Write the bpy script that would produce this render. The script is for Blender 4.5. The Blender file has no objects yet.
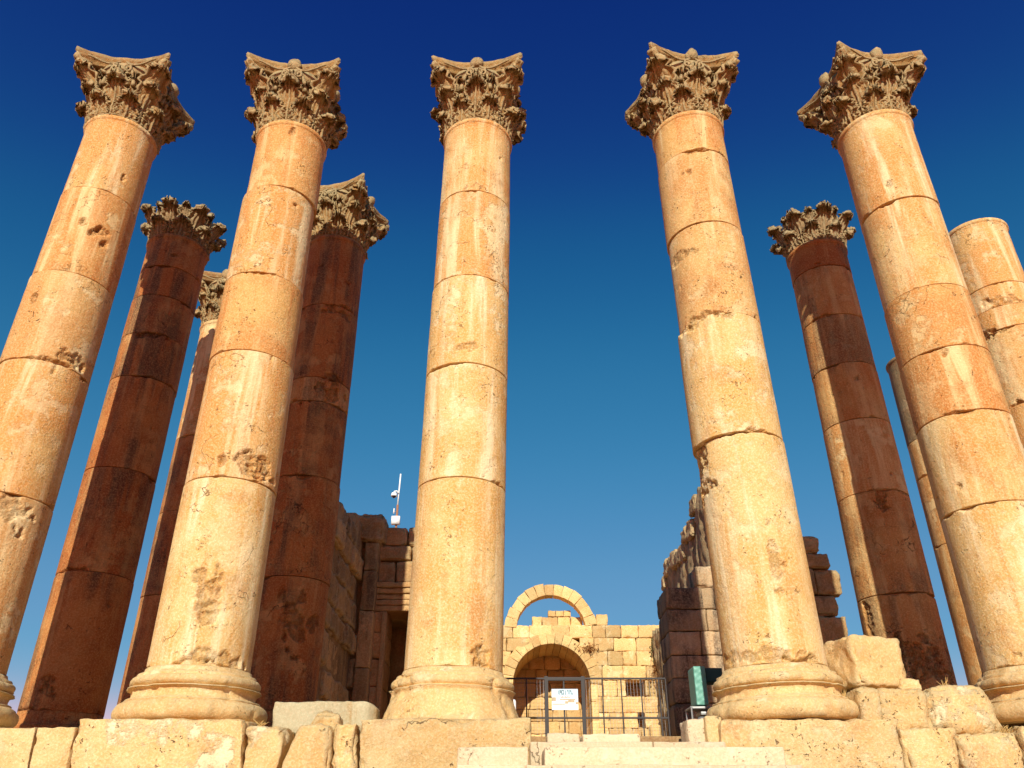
import bpy, math, random
import numpy as np
from mathutils import Vector
R = math.radians
S = bpy.context.scene
PITCH = R(28.78); CAMZ = -1.2

# ------------------------------------------------------------------ camera, sky, sun, exposure
cd = bpy.data.cameras.new('camera'); cam = bpy.data.objects.new('camera', cd); S.collection.objects.link(cam)
cam.location = (0, 0, CAMZ); cam.rotation_euler = (R(90) + PITCH, 0, 0)
cd.sensor_width = 36; cd.lens = 800 / 1024 * 36; cd.clip_start = .05; cd.clip_end = 6000
S.camera = cam
SUN_AZ, SUN_EL = R(5.0), R(28)
EXPO = .3; SKYK = 2 ** -EXPO
w = bpy.data.worlds.new('World'); S.world = w; w.use_nodes = True
nt = w.node_tree; bg = nt.nodes['Background']
sky = nt.nodes.new('ShaderNodeTexSky'); sky.sky_type = 'NISHITA'; sky.sun_disc = False
sky.sun_elevation = SUN_EL; sky.sun_rotation = math.pi + SUN_AZ
sky.altitude = 1500; sky.air_density = 1.0; sky.dust_density = 0.0; sky.ozone_density = 3.0
hs = nt.nodes.new('ShaderNodeHueSaturation'); hs.inputs['Saturation'].default_value = 1.25
gm = nt.nodes.new('ShaderNodeGamma'); gm.inputs['Gamma'].default_value = 1.45
nt.links.new(sky.outputs[0], hs.inputs['Color']); nt.links.new(hs.outputs[0], gm.inputs[0]); 
sp_ = nt.nodes.new('ShaderNodeSeparateColor'); cb_ = nt.nodes.new('ShaderNodeCombineColor'); nt.links.new(gm.outputs[0], sp_.inputs[0])
for i_, (p_, k_) in enumerate(((1.26, 2.77), (1.15, 1.39), (.61, 1.97))):      # deep polarised blue above, paler and greener low down
    a_ = nt.nodes.new('ShaderNodeMath'); a_.operation = 'POWER'; a_.inputs[1].default_value = p_; nt.links.new(sp_.outputs[i_], a_.inputs[0])
    b_ = nt.nodes.new('ShaderNodeMath'); b_.operation = 'MULTIPLY'; b_.inputs[1].default_value = k_ * SKYK; nt.links.new(a_.outputs[0], b_.inputs[0])
    b_.inputs[1].default_value = k_ * .06; fc = nt.nodes.new('ShaderNodeFloatCurve'); cu = fc.mapping.curves[0]; cu.points[1].location = (1, (.45, .40, .66)[i_])
    for q_ in (((.0044, .004), (.0116, .0118), (.026, .031), (.117, .102), (.2, .13), (.35, .15)), ((.0395, .028), (.0823, .112), (.150, .190), (.417, .300), (.57, .330)), ((.195, .182), (.279, .296), (.366, .395), (.565, .545)))[i_]: cu.points.new(*q_)
    fc.mapping.update(); nt.links.new(b_.outputs[0], fc.inputs['Value'])
    b_ = nt.nodes.new('ShaderNodeMath'); b_.operation = 'MULTIPLY'; b_.inputs[1].default_value = SKYK / .06; nt.links.new(fc.outputs[0], b_.inputs[0])
    nt.links.new(b_.outputs[0], cb_.inputs[i_])
nt.links.new(cb_.outputs[0], bg.inputs[0])
bg.inputs[1].default_value = 0.06
sl = bpy.data.lights.new('sun', 'SUN'); sl.energy = 4.8; sl.angle = R(.5); sl.color = (1, .955, .83)
so = bpy.data.objects.new('sun', sl); S.collection.objects.link(so)
sv = Vector((-math.sin(SUN_AZ) * math.cos(SUN_EL), -math.cos(SUN_AZ) * math.cos(SUN_EL), math.sin(SUN_EL)))
so.rotation_euler = sv.to_track_quat('Z', 'Y').to_euler(); so.location = (-5, -20, 30)
S.view_settings.view_transform = 'Standard'; S.view_settings.look = 'None'
S.view_settings.exposure = EXPO; S.view_settings.gamma = 1; S.view_settings.use_curve_mapping = False

# ------------------------------------------------------------------ numpy noise
def _h(i, j, k, s):
    n = (i * 374761393 + j * 668265263 + k * 2147483647 + s * 974711) & 0xffffffff
    n = ((n ^ (n >> 13)) * 1274126177) & 0xffffffff
    n = ((n ^ (n >> 16)) * 2246822519) & 0xffffffff
    return ((n ^ (n >> 15)) & 0xffff) / 32767.5 - 1
def vnoise(p, s=0):
    p = np.asarray(p, float); f = np.floor(p); i = f.astype(np.int64); t = p - f; t = t * t * (3 - 2 * t)
    r = 0
    for a in (0, 1):
        for b in (0, 1):
            for c in (0, 1):
                wt = (t[:, 0] if a else 1 - t[:, 0]) * (t[:, 1] if b else 1 - t[:, 1]) * (t[:, 2] if c else 1 - t[:, 2])
                r = r + wt * _h(i[:, 0] + a, i[:, 1] + b, i[:, 2] + c, s)
    return r
def fbm(p, scale, s=0, o=4):
    r = 0; a = 1; tot = 0; p = np.asarray(p, float) * scale
    for k in range(o):
        r = r + a * vnoise(p + 17.3 * k, s + k); tot += a; a *= .5; p = p * 2.03
    return r / tot
def sstep(a, b, x):
    t = np.clip((x - a) / (b - a), 0, 1); return t * t * (3 - 2 * t)

# ------------------------------------------------------------------ object helpers
def mesh(name, V, F, mat, parent=None, smooth=True, tint=None, loc=None, scar=None):
    me = bpy.data.meshes.new(name)
    me.from_pydata(np.asarray(V, float).tolist() if not isinstance(V, list) else V, [], F)
    me.materials.append(mat)
    if smooth: me.polygons.foreach_set('use_smooth', [True] * len(me.polygons))
    if tint is not None:
        at = me.attributes.new('tint', 'FLOAT', 'POINT'); at.data.foreach_set('value', np.asarray(tint, 'f'))
    if scar is not None:
        at = me.attributes.new('scar', 'FLOAT', 'POINT'); at.data.foreach_set('value', np.asarray(scar, 'f'))
    me.update()
    o = bpy.data.objects.new(name, me); S.collection.objects.link(o)
    if parent: o.parent = parent
    if loc: o.location = loc
    return o
def empty(name, label, cat, loc=(0, 0, 0), group=None):
    o = bpy.data.objects.new(name, None); S.collection.objects.link(o); o.location = loc
    o.empty_display_size = .2
    return tag(o, label, cat, group)
def tag(o, label, cat, group=None):
    o['label'] = label; o['category'] = cat; o['kind'] = 'thing'
    if group: o['group'] = group
    return o
def struct(o): o['kind'] = 'structure'; return o
class MB:
    def __init__(s): s.V = []; s.F = []; s.T = []; s.n = 0
    def add(s, V, F, t=0.5):
        V = np.asarray(V, float)
        s.F += [tuple(i + s.n for i in f) for f in F]; s.V.append(V); s.T.append(np.full(len(V), t)); s.n += len(V)
    def build(s, name, mat, parent=None, smooth=True):
        return mesh(name, np.concatenate(s.V), s.F, mat, parent, smooth, np.concatenate(s.T))
_topo = {}
def box_topo(nx, ny, nz):
    k = (nx, ny, nz)
    if k in _topo: return _topo[k]
    idx = {}; P = []; F = []
    def g(i, j, l):
        t = (i, j, l)
        if t not in idx: idx[t] = len(P); P.append(t)
        return idx[t]
    for i in range(nx):
        for j in range(ny):
            F.append((g(i, j, 0), g(i, j + 1, 0), g(i + 1, j + 1, 0), g(i + 1, j, 0)))
            F.append((g(i, j, nz), g(i + 1, j, nz), g(i + 1, j + 1, nz), g(i, j + 1, nz)))
    for i in range(nx):
        for l in range(nz):
            F.append((g(i, 0, l), g(i + 1, 0, l), g(i + 1, 0, l + 1), g(i, 0, l + 1)))
            F.append((g(i, ny, l), g(i, ny, l + 1), g(i + 1, ny, l + 1), g(i + 1, ny, l)))
    for j in range(ny):
        for l in range(nz):
            F.append((g(0, j, l), g(0, j, l + 1), g(0, j + 1, l + 1), g(0, j + 1, l)))
            F.append((g(nx, j, l), g(nx, j + 1, l), g(nx, j + 1, l + 1), g(nx, j, l + 1)))
    _topo[k] = (np.array(P, float) / np.array([nx, ny, nz]), F)
    return _topo[k]
def rbox(x0, x1, y0, y1, z0, z1, res=.12, bev=.03, rough=.012, seed=0, xt=None, lump=0, maxn=40):
    """weathered stone block; xt = (x0,x1) at the top for slanted ends"""
    d = np.array([x1 - x0, y1 - y0, z1 - z0]); n = np.clip(np.ceil(d / res).astype(int) + 4, 5, maxn + 4) if res < 1 else np.array([2, 2, 2])
    P, F = box_topo(*n)
    # denser towards the edges so that bevels are narrow
    q = P.copy()
    hd = d / 2; c = np.array([x0 + x1, y0 + y1, z0 + z1]) / 2
    b = min(bev, hd.min() * .45)
    for ax in range(3):
        kx = n[ax]
        if kx >= 4:
            i_ = np.rint(q[:, ax] * kx); f1 = b * .45 / d[ax]; f2 = b * 1.05 / d[ax]
            mid = f2 + (1 - 2 * f2) * (i_ - 2) / max(kx - 4, 1)
            if kx == 4: mid = np.full(len(i_), .5)
            q[:, ax] = np.select([i_ == 0, i_ == 1, i_ == 2, i_ == kx, i_ == kx - 1, i_ == kx - 2], [0, f1, f2 if kx > 4 else .5, 1, 1 - f1, 1 - f2 if kx > 4 else .5], mid)
    L = (q * 2 - 1) * hd
    inner = np.clip(L, -(hd - b), hd - b); off = L - inner
    ln = np.linalg.norm(off, axis=1, keepdims=True); ln[ln == 0] = 1
    m = np.abs(off).max(axis=1, keepdims=True)
    L2 = inner + off / ln * np.minimum(m, b) if True else L
    # lattice next to an edge is pulled to the bevel line
    W = L2 + c
    nrm = L2 / hd; nrm = np.sign(nrm) * np.abs(nrm) ** 6; nn = np.linalg.norm(nrm, axis=1, keepdims=True); nrm = nrm / np.maximum(nn, 1e-6)
    dsp = fbm(W, 5, seed, 4) * rough + fbm(W, 17, seed + 2, 3) * rough * .55
    e = np.sort(hd - np.abs(L), axis=1)[:, 1]      # distance to the nearest edge
    dsp = dsp - np.exp(-(e / .045) ** 2) * rough * 1.5 * np.clip(fbm(W, 7, seed + 5, 3) * 2 + .3, 0, 2)
    if lump: dsp = dsp + fbm(W, 1.6 / max(d.max(), .3), seed + 9, 3) * lump
    W = W + nrm * dsp[:, None]
    if xt:
        t = (W[:, 2] - z0) / (z1 - z0); u = (W[:, 0] - x0) / (x1 - x0)
        a = x0 + (xt[0] - x0) * t; bb = x1 + (xt[1] - x1) * t
        W[:, 0] = a + (bb - a) * u
    return W, F
def tube(pts, rad, n=8):
    pts = np.asarray(pts, float); m = len(pts)
    rad = np.full(m, rad) if np.isscalar(rad) else np.asarray(rad)
    T = np.gradient(pts, axis=0); T /= np.linalg.norm(T, axis=1, keepdims=True) + 1e-9
    up = np.array([0, 0, 1.]) if abs(T[0, 2]) < .9 else np.array([1., 0, 0])
    V = []
    for k in range(m):
        a = np.cross(T[k], up); a /= np.linalg.norm(a) + 1e-9; b = np.cross(T[k], a); up = -b if np.dot(-b, up) > 0 else b
        for i in range(n):
            t = 2 * math.pi * i / n; V.append(pts[k] + rad[k] * (math.cos(t) * a + math.sin(t) * b))
    F = [(k * n + i, k * n + (i + 1) % n, (k + 1) * n + (i + 1) % n, (k + 1) * n + i) for k in range(m - 1) for i in range(n)]
    F += [tuple(range(n))[::-1], tuple(range((m - 1) * n, m * n))]
    return np.array(V), F
def lathe(prof, n=96, az0=0):
    prof = np.asarray(prof, float); m = len(prof); a = np.arange(n) * 2 * math.pi / n + az0
    V = np.stack([np.outer(prof[:, 0], np.cos(a)), np.outer(prof[:, 0], np.sin(a)), np.repeat(prof[:, 1:2], n, 1)], -1).reshape(-1, 3)
    F = [(k * n + i, k * n + (i + 1) % n, (k + 1) * n + (i + 1) % n, (k + 1) * n + i) for k in range(m - 1) for i in range(n)]
    F += [tuple(range(n))[::-1], tuple(range((m - 1) * n, m * n))]
    return V, F
def Pt(px, py, Y):
    """world X,Z of a sight line of the camera at depth Y (surveying helper)"""
    u = (px - 512) / 800; v = (384 - py) / 800
    dy = math.cos(PITCH) - v * math.sin(PITCH); dz = math.sin(PITCH) + v * math.cos(PITCH)
    return u * Y / dy, dz * Y / dy + CAMZ
def Zt(py, Y): return Pt(512, py, Y)[1]

# ------------------------------------------------------------------ materials
def node(nt, t, **kw):
    n = nt.nodes.new(t)
    for k, v in kw.items(): setattr(n, k, v)
    return n
def stone(name, c1, c2, pale, dark, streak=.5, patch=.5, pits=.5, lichen=0., bump=.5, tintamt=.25, rough=.85, stain=0., fine=1.0, objvar=.35):
    m = bpy.data.materials.new(name); m.use_nodes = True; nt = m.node_tree; L = nt.links.new
    bs = nt.nodes['Principled BSDF']; bs.inputs['Roughness'].default_value = rough
    bs.inputs['Specular IOR Level'].default_value = .25
    tc = node(nt, 'ShaderNodeTexCoord'); oi = node(nt, 'ShaderNodeObjectInfo')
    ml = node(nt, 'ShaderNodeMath', operation='MULTIPLY'); ml.inputs[1].default_value = 61.7; L(oi.outputs['Random'], ml.inputs[0])
    ad = node(nt, 'ShaderNodeVectorMath', operation='ADD'); L(tc.outputs['Object'], ad.inputs[0]); L(ml.outputs[0], ad.inputs[1])
    co = ad.outputs[0]
    def noise(sc, det=6, rg=.6, vec=None, dist=0):
        n = node(nt, 'ShaderNodeTexNoise'); n.inputs['Scale'].default_value = sc; n.inputs['Detail'].default_value = det
        n.inputs['Roughness'].default_value = rg; n.inputs['Distortion'].default_value = dist; L(vec or co, n.inputs['Vector']); return n.outputs['Fac']
    def ramp(f, a, b):
        n = node(nt, 'ShaderNodeMapRange'); n.interpolation_type = 'SMOOTHSTEP'; n.inputs[1].default_value = a; n.inputs[2].default_value = b; L(f, n.inputs[0]); return n.outputs[0]
    def mul(a, b):
        n = node(nt, 'ShaderNodeMath', operation='MULTIPLY')
        L(a, n.inputs[0])
        if isinstance(b, (int, float)): n.inputs[1].default_value = b
        else: L(b, n.inputs[1])
        return n.outputs[0]
    def mix(f, a, b, mode='MIX'):
        n = node(nt, 'ShaderNodeMix', data_type='RGBA', blend_type=mode)
        if isinstance(f, (int, float)): n.inputs[0].default_value = f
        else: L(f, n.inputs[0])
        for v, i in ((a, 6), (b, 7)):
            if isinstance(v, tuple): n.inputs[i].default_value = (*v, 1)
            else: L(v, n.inputs[i])
        return n.outputs[2]
    mp = node(nt, 'ShaderNodeMapping'); mp.inputs['Scale'].default_value = (1, 1, .09); L(co, mp.inputs['Vector']); vs = mp.outputs[0]
    col = mix(ramp(noise(.9, 5), .38, .62), c1, c2)
    # each stone its own tone
    tn = node(nt, 'ShaderNodeMath', operation='FRACT'); t2 = node(nt, 'ShaderNodeMath', operation='MULTIPLY'); t2.inputs[1].default_value = 7.13
    L(oi.outputs['Random'], t2.inputs[0]); L(t2.outputs[0], tn.inputs[0])
    col = mix(mul(tn.outputs[0], objvar), col, c2)
    # pale patches where the skin of the stone has weathered off
    pn = ramp(noise(1.7, 9, .68), .52, .60)
    pr_ = node(nt, 'ShaderNodeMath', operation='MULTIPLY_ADD'); pr_.inputs[1].default_value = .9; pr_.inputs[2].default_value = .25; L(tn.outputs[0], pr_.inputs[0]); pn = mul(pn, pr_.outputs[0])
    col = mix(mul(pn, patch), col, pale)
    # run-off streaks, pale and rusty
    col = mix(mul(ramp(noise(3.0, 9, .62, vs, .5), .48, .66), streak), col, pale)
    col = mix(mul(ramp(noise(3.7, 9, .65, vs, .5), .50, .68), streak * .9), col, (c2[0] * .94, c2[1] * .76, c2[2] * .55))
    if stain:
        col = mix(mul(mul(ramp(noise(3.0, 5, .6, vs), .42, .58), ramp(noise(.6, 4), .40, .60)), stain), col, (.035, .025, .022))
    # large darker weathering clouds, on some of the stones only
    t4 = node(nt, 'ShaderNodeMath', operation='MULTIPLY'); t4.inputs[1].default_value = 23.7; t5 = node(nt, 'ShaderNodeMath', operation='FRACT'); L(oi.outputs['Random'], t4.inputs[0]); L(t4.outputs[0], t5.inputs[0])
    t6 = node(nt, 'ShaderNodeMath', operation='MULTIPLY'); t6.inputs[1].default_value = 51.3; t7 = node(nt, 'ShaderNodeMath', operation='FRACT'); L(oi.outputs['Random'], t6.inputs[0]); L(t6.outputs[0], t7.inputs[0])
    rA = t5.outputs[0]; rB = t7.outputs[0]
    col = mix(mul(mul(ramp(noise(1.3, 7, .62, None, .6), .54, .68), patch), rA), col, dark)
    # fine grain
    g = noise(34 * fine, 8, .7)
    col = mix(mul(ramp(g, .42, .68), .40), col, tuple(min(1, x * 1.25) for x in pale))
    col = mix(mul(ramp(noise(21, 7, .7), .56, .70), .35), col, dark)
    # pits and short cracks
    vo = node(nt, 'ShaderNodeTexVoronoi'); vo.inputs['Scale'].default_value = 12 * fine; vo.inputs['Randomness'].default_value = 1
    wv = node(nt, 'ShaderNodeVectorMath', operation='SCALE'); nn = node(nt, 'ShaderNodeTexNoise'); nn.inputs['Scale'].default_value = 9; nn.inputs['Detail'].default_value = 4
    L(co, nn.inputs['Vector']); L(nn.outputs['Color'], wv.inputs[0]); wv.inputs['Scale'].default_value = .35
    a2 = node(nt, 'ShaderNodeVectorMath', operation='ADD'); L(co, a2.inputs[0]); L(wv.outputs[0], a2.inputs[1]); L(a2.outputs[0], vo.inputs['Vector'])
    pit0 = ramp(vo.outputs['Distance'], .30, .12)
    pit = mul(pit0, ramp(noise(2.3, 5, .65), .53, .62))
    v2 = node(nt, 'ShaderNodeTexVoronoi', feature='DISTANCE_TO_EDGE'); v2.inputs['Scale'].default_value = 1.3
    a3 = node(nt, 'ShaderNodeVectorMath', operation='ADD'); w3 = node(nt, 'ShaderNodeVectorMath', operation='SCALE'); w3.inputs['Scale'].default_value = 1.1
    n3 = node(nt, 'ShaderNodeTexNoise'); n3.inputs['Scale'].default_value = 2.2; n3.inputs['Detail'].default_value = 8; L(co, n3.inputs['Vector']); L(n3.outputs['Color'], w3.inputs[0]); L(co, a3.inputs[0]); L(w3.outputs[0], a3.inputs[1]); L(a3.outputs[0], v2.inputs['Vector'])
    crk = mul(mul(ramp(v2.outputs['Distance'], .012, .002), ramp(noise(1.1, 3), .56, .62)), ramp(rB, .45, .75))
    col = mix(mul(pit, .7 * pits), col, tuple(x * .35 for x in dark))
    col = mix(mul(crk, .75), col, tuple(x * .45 for x in dark))
    sc = node(nt, 'ShaderNodeAttribute'); sc.attribute_name = 'scar'
    scf = mul(sc.outputs['Fac'], ramp(noise(13, 6, .75), .30, .62))
    col = mix(mul(scf, .10), col, tuple(x * 1.2 for x in dark))
    at = node(nt, 'ShaderNodeAttribute'); at.attribute_name = 'tint'
    tb = node(nt, 'ShaderNodeMath', operation='MULTIPLY_ADD'); tb.inputs[1].default_value = tintamt * 2; tb.inputs[2].default_value = 1 - tintamt
    if tintamt:
        L(at.outputs['Fac'], tb.inputs[0])
        hs = node(nt, 'ShaderNodeHueSaturation'); L(tb.outputs[0], hs.inputs['Value']); L(col, hs.inputs['Color']); col = hs.outputs[0]
    if lichen:
        ge = node(nt, 'ShaderNodeNewGeometry'); sx = node(nt, 'ShaderNodeSeparateXYZ'); L(ge.outputs['True Normal'], sx.inputs[0])
        up = ramp(sx.outputs['Z'], -.45, .55); ln = ramp(noise(5, 7, .7), .33, .62)
        pt = ramp(ge.outputs['Pointiness'], .505, .56)
        col = mix(mul(pt, .55), col, (.48, .38, .20))
        col = mix(mul(mul(up, ln), lichen), col, (.21, .175, .09))
        col = mix(mul(mul(up, ramp(noise(11, 5, .6), .5, .6)), lichen * .6), col, (.09, .075, .055))
    L(col, bs.inputs['Base Color'])
    # relief
    h = node(nt, 'ShaderNodeMath', operation='MULTIPLY_ADD'); L(g, h.inputs[0]); h.inputs[1].default_value = .35
    n4 = mul(noise(7, 8, .65), .45); L(n4, h.inputs[2])
    h2 = node(nt, 'ShaderNodeMath', operation='MULTIPLY_ADD'); L(pit, h2.inputs[0]); h2.inputs[1].default_value = -.55 * pits; L(h.outputs[0], h2.inputs[2])
    h3 = node(nt, 'ShaderNodeMath', operation='MULTIPLY_ADD'); L(crk, h3.inputs[0]); h3.inputs[1].default_value = -.5; L(h2.outputs[0], h3.inputs[2])
    h4 = node(nt, 'ShaderNodeMath', operation='MULTIPLY_ADD'); L(pn, h4.inputs[0]); h4.inputs[1].default_value = -.22; L(h3.outputs[0], h4.inputs[2])
    h5 = node(nt, 'ShaderNodeMath', operation='MULTIPLY_ADD'); L(scf, h5.inputs[0]); h5.inputs[1].default_value = -.6; L(h4.outputs[0], h5.inputs[2]); h4 = h5
    bp = node(nt, 'ShaderNodeBump'); bp.inputs['Strength'].default_value = bump; bp.inputs['Distance'].default_value = .05
    L(h4.outputs[0], bp.inputs['Height']); L(bp.outputs[0], bs.inputs['Normal'])
    return m
def plain(name, c, rough=.5, metal=0, noise_amt=.15):
    m = bpy.data.materials.new(name); m.use_nodes = True; nt = m.node_tree; bs = nt.nodes['Principled BSDF']
    bs.inputs['Roughness'].default_value = rough; bs.inputs['Metallic'].default_value = metal
    n = node(nt, 'ShaderNodeTexNoise'); n.inputs['Scale'].default_value = 14; n.inputs['Detail'].default_value = 6
    tc = node(nt, 'ShaderNodeTexCoord'); nt.links.new(tc.outputs['Object'], n.inputs['Vector'])
    r = node(nt, 'ShaderNodeMix', data_type='RGBA'); r.inputs[6].default_value = (*[x * (1 - noise_amt) for x in c], 1); r.inputs[7].default_value = (*[min(1, x * (1 + noise_amt)) for x in c], 1)
    nt.links.new(n.outputs['Fac'], r.inputs[0]); nt.links.new(r.outputs[2], bs.inputs['Base Color'])
    return m
GOLD = (.63, .405, .145); ORNG = (.57, .255, .06); PALE = (.78, .62, .35); RUST = (.40, .17, .045)
M = {}
M['col'] = stone('golden_limestone', GOLD, ORNG, PALE, RUST, streak=.85, patch=.55, pits=.9, tintamt=0, bump=.8, objvar=.7)
M['colpale'] = stone('bleached_limestone', (.69, .48, .20), (.60, .33, .09), (.82, .69, .43), (.46, .20, .06), streak=.75, patch=.55, pits=.9, tintamt=0, bump=.8, objvar=.55)
M['colwarm'] = stone('warm_limestone', (.60, .33, .10), (.52, .21, .05), (.76, .57, .28), RUST, streak=.85, patch=.6, pits=1., tintamt=0, bump=.8, objvar=.7)
M['colpit'] = stone('pitted_limestone', (.61, .36, .125), (.54, .25, .07), (.78, .61, .33), RUST, streak=.55, patch=.85, pits=1.2, tintamt=0, bump=.9, objvar=.6)
M['colmix'] = stone('shaded_row_limestone', (.58, .30, .09), (.46, .17, .038), (.70, .48, .21), (.20, .06, .016), streak=.6, patch=.6, pits=.9, tintamt=0, stain=.55, bump=1.)  # rear row's shade partly put into this deeper orange-brown colour
M['colshade'] = stone('shade_toned_limestone', (.47, .18, .045), (.35, .10, .02), (.60, .35, .13), (.11, .032, .01), streak=.6, patch=.55, pits=.9, tintamt=0, stain=.75, bump=1.)  # limestone colour darkened and reddened to stand for the rear row's shade
M['cap'] = stone('carved_capital_stone', (.36, .19, .055), (.28, .12, .03), (.52, .37, .17), (.15, .06, .02), streak=.1, patch=.4, pits=.5, lichen=.85, bump=.9, tintamt=0, objvar=.4)
M['capgrey'] = stone('grey_capital_stone', (.32, .19, .085), (.25, .13, .05), (.50, .36, .20), (.10, .05, .025), streak=.1, patch=.5, pits=.5, lichen=1., bump=.9, tintamt=0)
M['base'] = stone('base_stone', (.68, .47, .20), (.60, .35, .12), (.80, .65, .39), RUST, streak=.1, patch=.7, pits=.9, lichen=.15, tintamt=0, bump=.7)
M['block'] = stone('podium_stone', (.69, .49, .22), (.62, .37, .13), (.80, .66, .40), (.40, .20, .08), streak=.15, patch=.8, pits=1., lichen=.15, tintamt=.14, bump=1.1)
M['pale'] = stone('pale_step_stone', (.60, .47, .30), (.57, .43, .26), (.66, .54, .38), (.45, .30, .16), streak=.15, patch=.6, pits=.8, tintamt=.14, bump=.8)
M['wall'] = stone('ashlar_wall_stone', (.62, .41, .16), (.57, .33, .115), (.74, .56, .30), (.34, .18, .07), streak=.15, patch=.6, pits=.9, tintamt=.26, fine=.6, bump=.7)
M['dwall'] = stone('stained_wall_stone', (.47, .32, .17), (.41, .26, .13), (.56, .42, .26), (.20, .13, .08), streak=.5, patch=.4, pits=.6, tintamt=.2, stain=.9, fine=.7, bump=.8)
M['fwall'] = stone('inner_front_wall_stone', (.50, .28, .10), (.42, .20, .07), (.62, .41, .19), (.24, .10, .04), streak=.4, patch=.4, pits=.7, tintamt=.25, stain=.3, fine=.7, bump=.8, lichen=.2)
M['rwall'] = stone('red_wall_stone', (.44, .27, .11), (.34, .185, .065), (.58, .39, .19), (.12, .06, .028), streak=.35, patch=.45, pits=.9, tintamt=.4, stain=.6, fine=.7, bump=.9, lichen=.3)
M['rubble'] = stone('rubble_core', (.42, .28, .14), (.34, .20, .09), (.58, .42, .24), (.16, .09, .045), streak=.8, patch=.5, pits=1., tintamt=.2, bump=1., lichen=.5)
M['slab'] = stone('grey_slab_stone', (.42, .36, .22), (.36, .28, .15), (.50, .44, .29), (.18, .13, .07), streak=1., patch=.3, pits=.5, tintamt=0, bump=.6)
M['ground'] = stone('dusty_ground', (.29, .12, .036), (.25, .095, .027), (.34, .15, .05), (.16, .06, .018), streak=0, patch=.6, pits=.5, tintamt=0, bump=.5, objvar=0)
M['iron'] = plain('dark_iron', (.028, .022, .02), .6, .1)
M['zinc'] = plain('grey_metal', (.32, .32, .31), .45, .7)
M['white'] = plain('white_paint', (.85, .85, .83), .5)
M['black'] = plain('black_plastic', (.02, .02, .022), .35)
M['rust'] = plain('rusty_pipe', (.35, .16, .08), .7, .2)
M['teal'] = plain('teal_tarp', (.13, .34, .265), .5)
M['dteal'] = plain('shaded_green_cloth', (.012, .06, .055), .7)  # column shadow on the right of the tarp, put into a dark green
M['signw'] = plain('sign_white', (.78, .82, .80), .45, 0, .03)
M['signb'] = plain('sign_pale_blue', (.50, .66, .76), .45, 0, .05)
M['ink'] = plain('sign_dark_ink', (.05, .10, .11), .6)
M['inkr'] = plain('sign_red_ink', (.55, .20, .12), .6)
M['brown'] = plain('sign_brown', (.42, .32, .20), .6, 0, .5)
M['straw'] = plain('dry_straw', (.52, .33, .11), .8, 0, .3)
M['dryleaf'] = plain('dry_leaves', (.42, .20, .06), .8, 0, .4)
M['green'] = plain('wall_weed', (.10, .10, .03), .8, 0, .4)

# ------------------------------------------------------------------ setting: ground and temple floor
g = 260
gx = np.linspace(-1, 1, g); gx = np.sign(gx) * np.abs(gx) ** 4 * 2500
X, Y = np.meshgrid(gx, gx + 0, indexing='ij'); Pp = np.stack([X.ravel(), Y.ravel(), np.zeros(X.size)], 1)
rr = np.hypot(Pp[:, 0], Pp[:, 1]); Pp[:, 2] = -2.85 + fbm(Pp, .35, 3) * .06 + fbm(Pp, .008, 8) * 12 * sstep(90, 700, rr)
F = [(i * g + j, (i + 1) * g + j, (i + 1) * g + j + 1, i * g + j + 1) for i in range(g - 1) for j in range(g - 1)]
struct(mesh('ground', Pp, F, M['ground']))
V, F = rbox(-15, 16, 12.15, 60, -3.2, -.13, res=.8, bev=.02, rough=.01, seed=4, maxn=50)
struct(mesh('temple_floor', V, F, M['fwall']))

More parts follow.
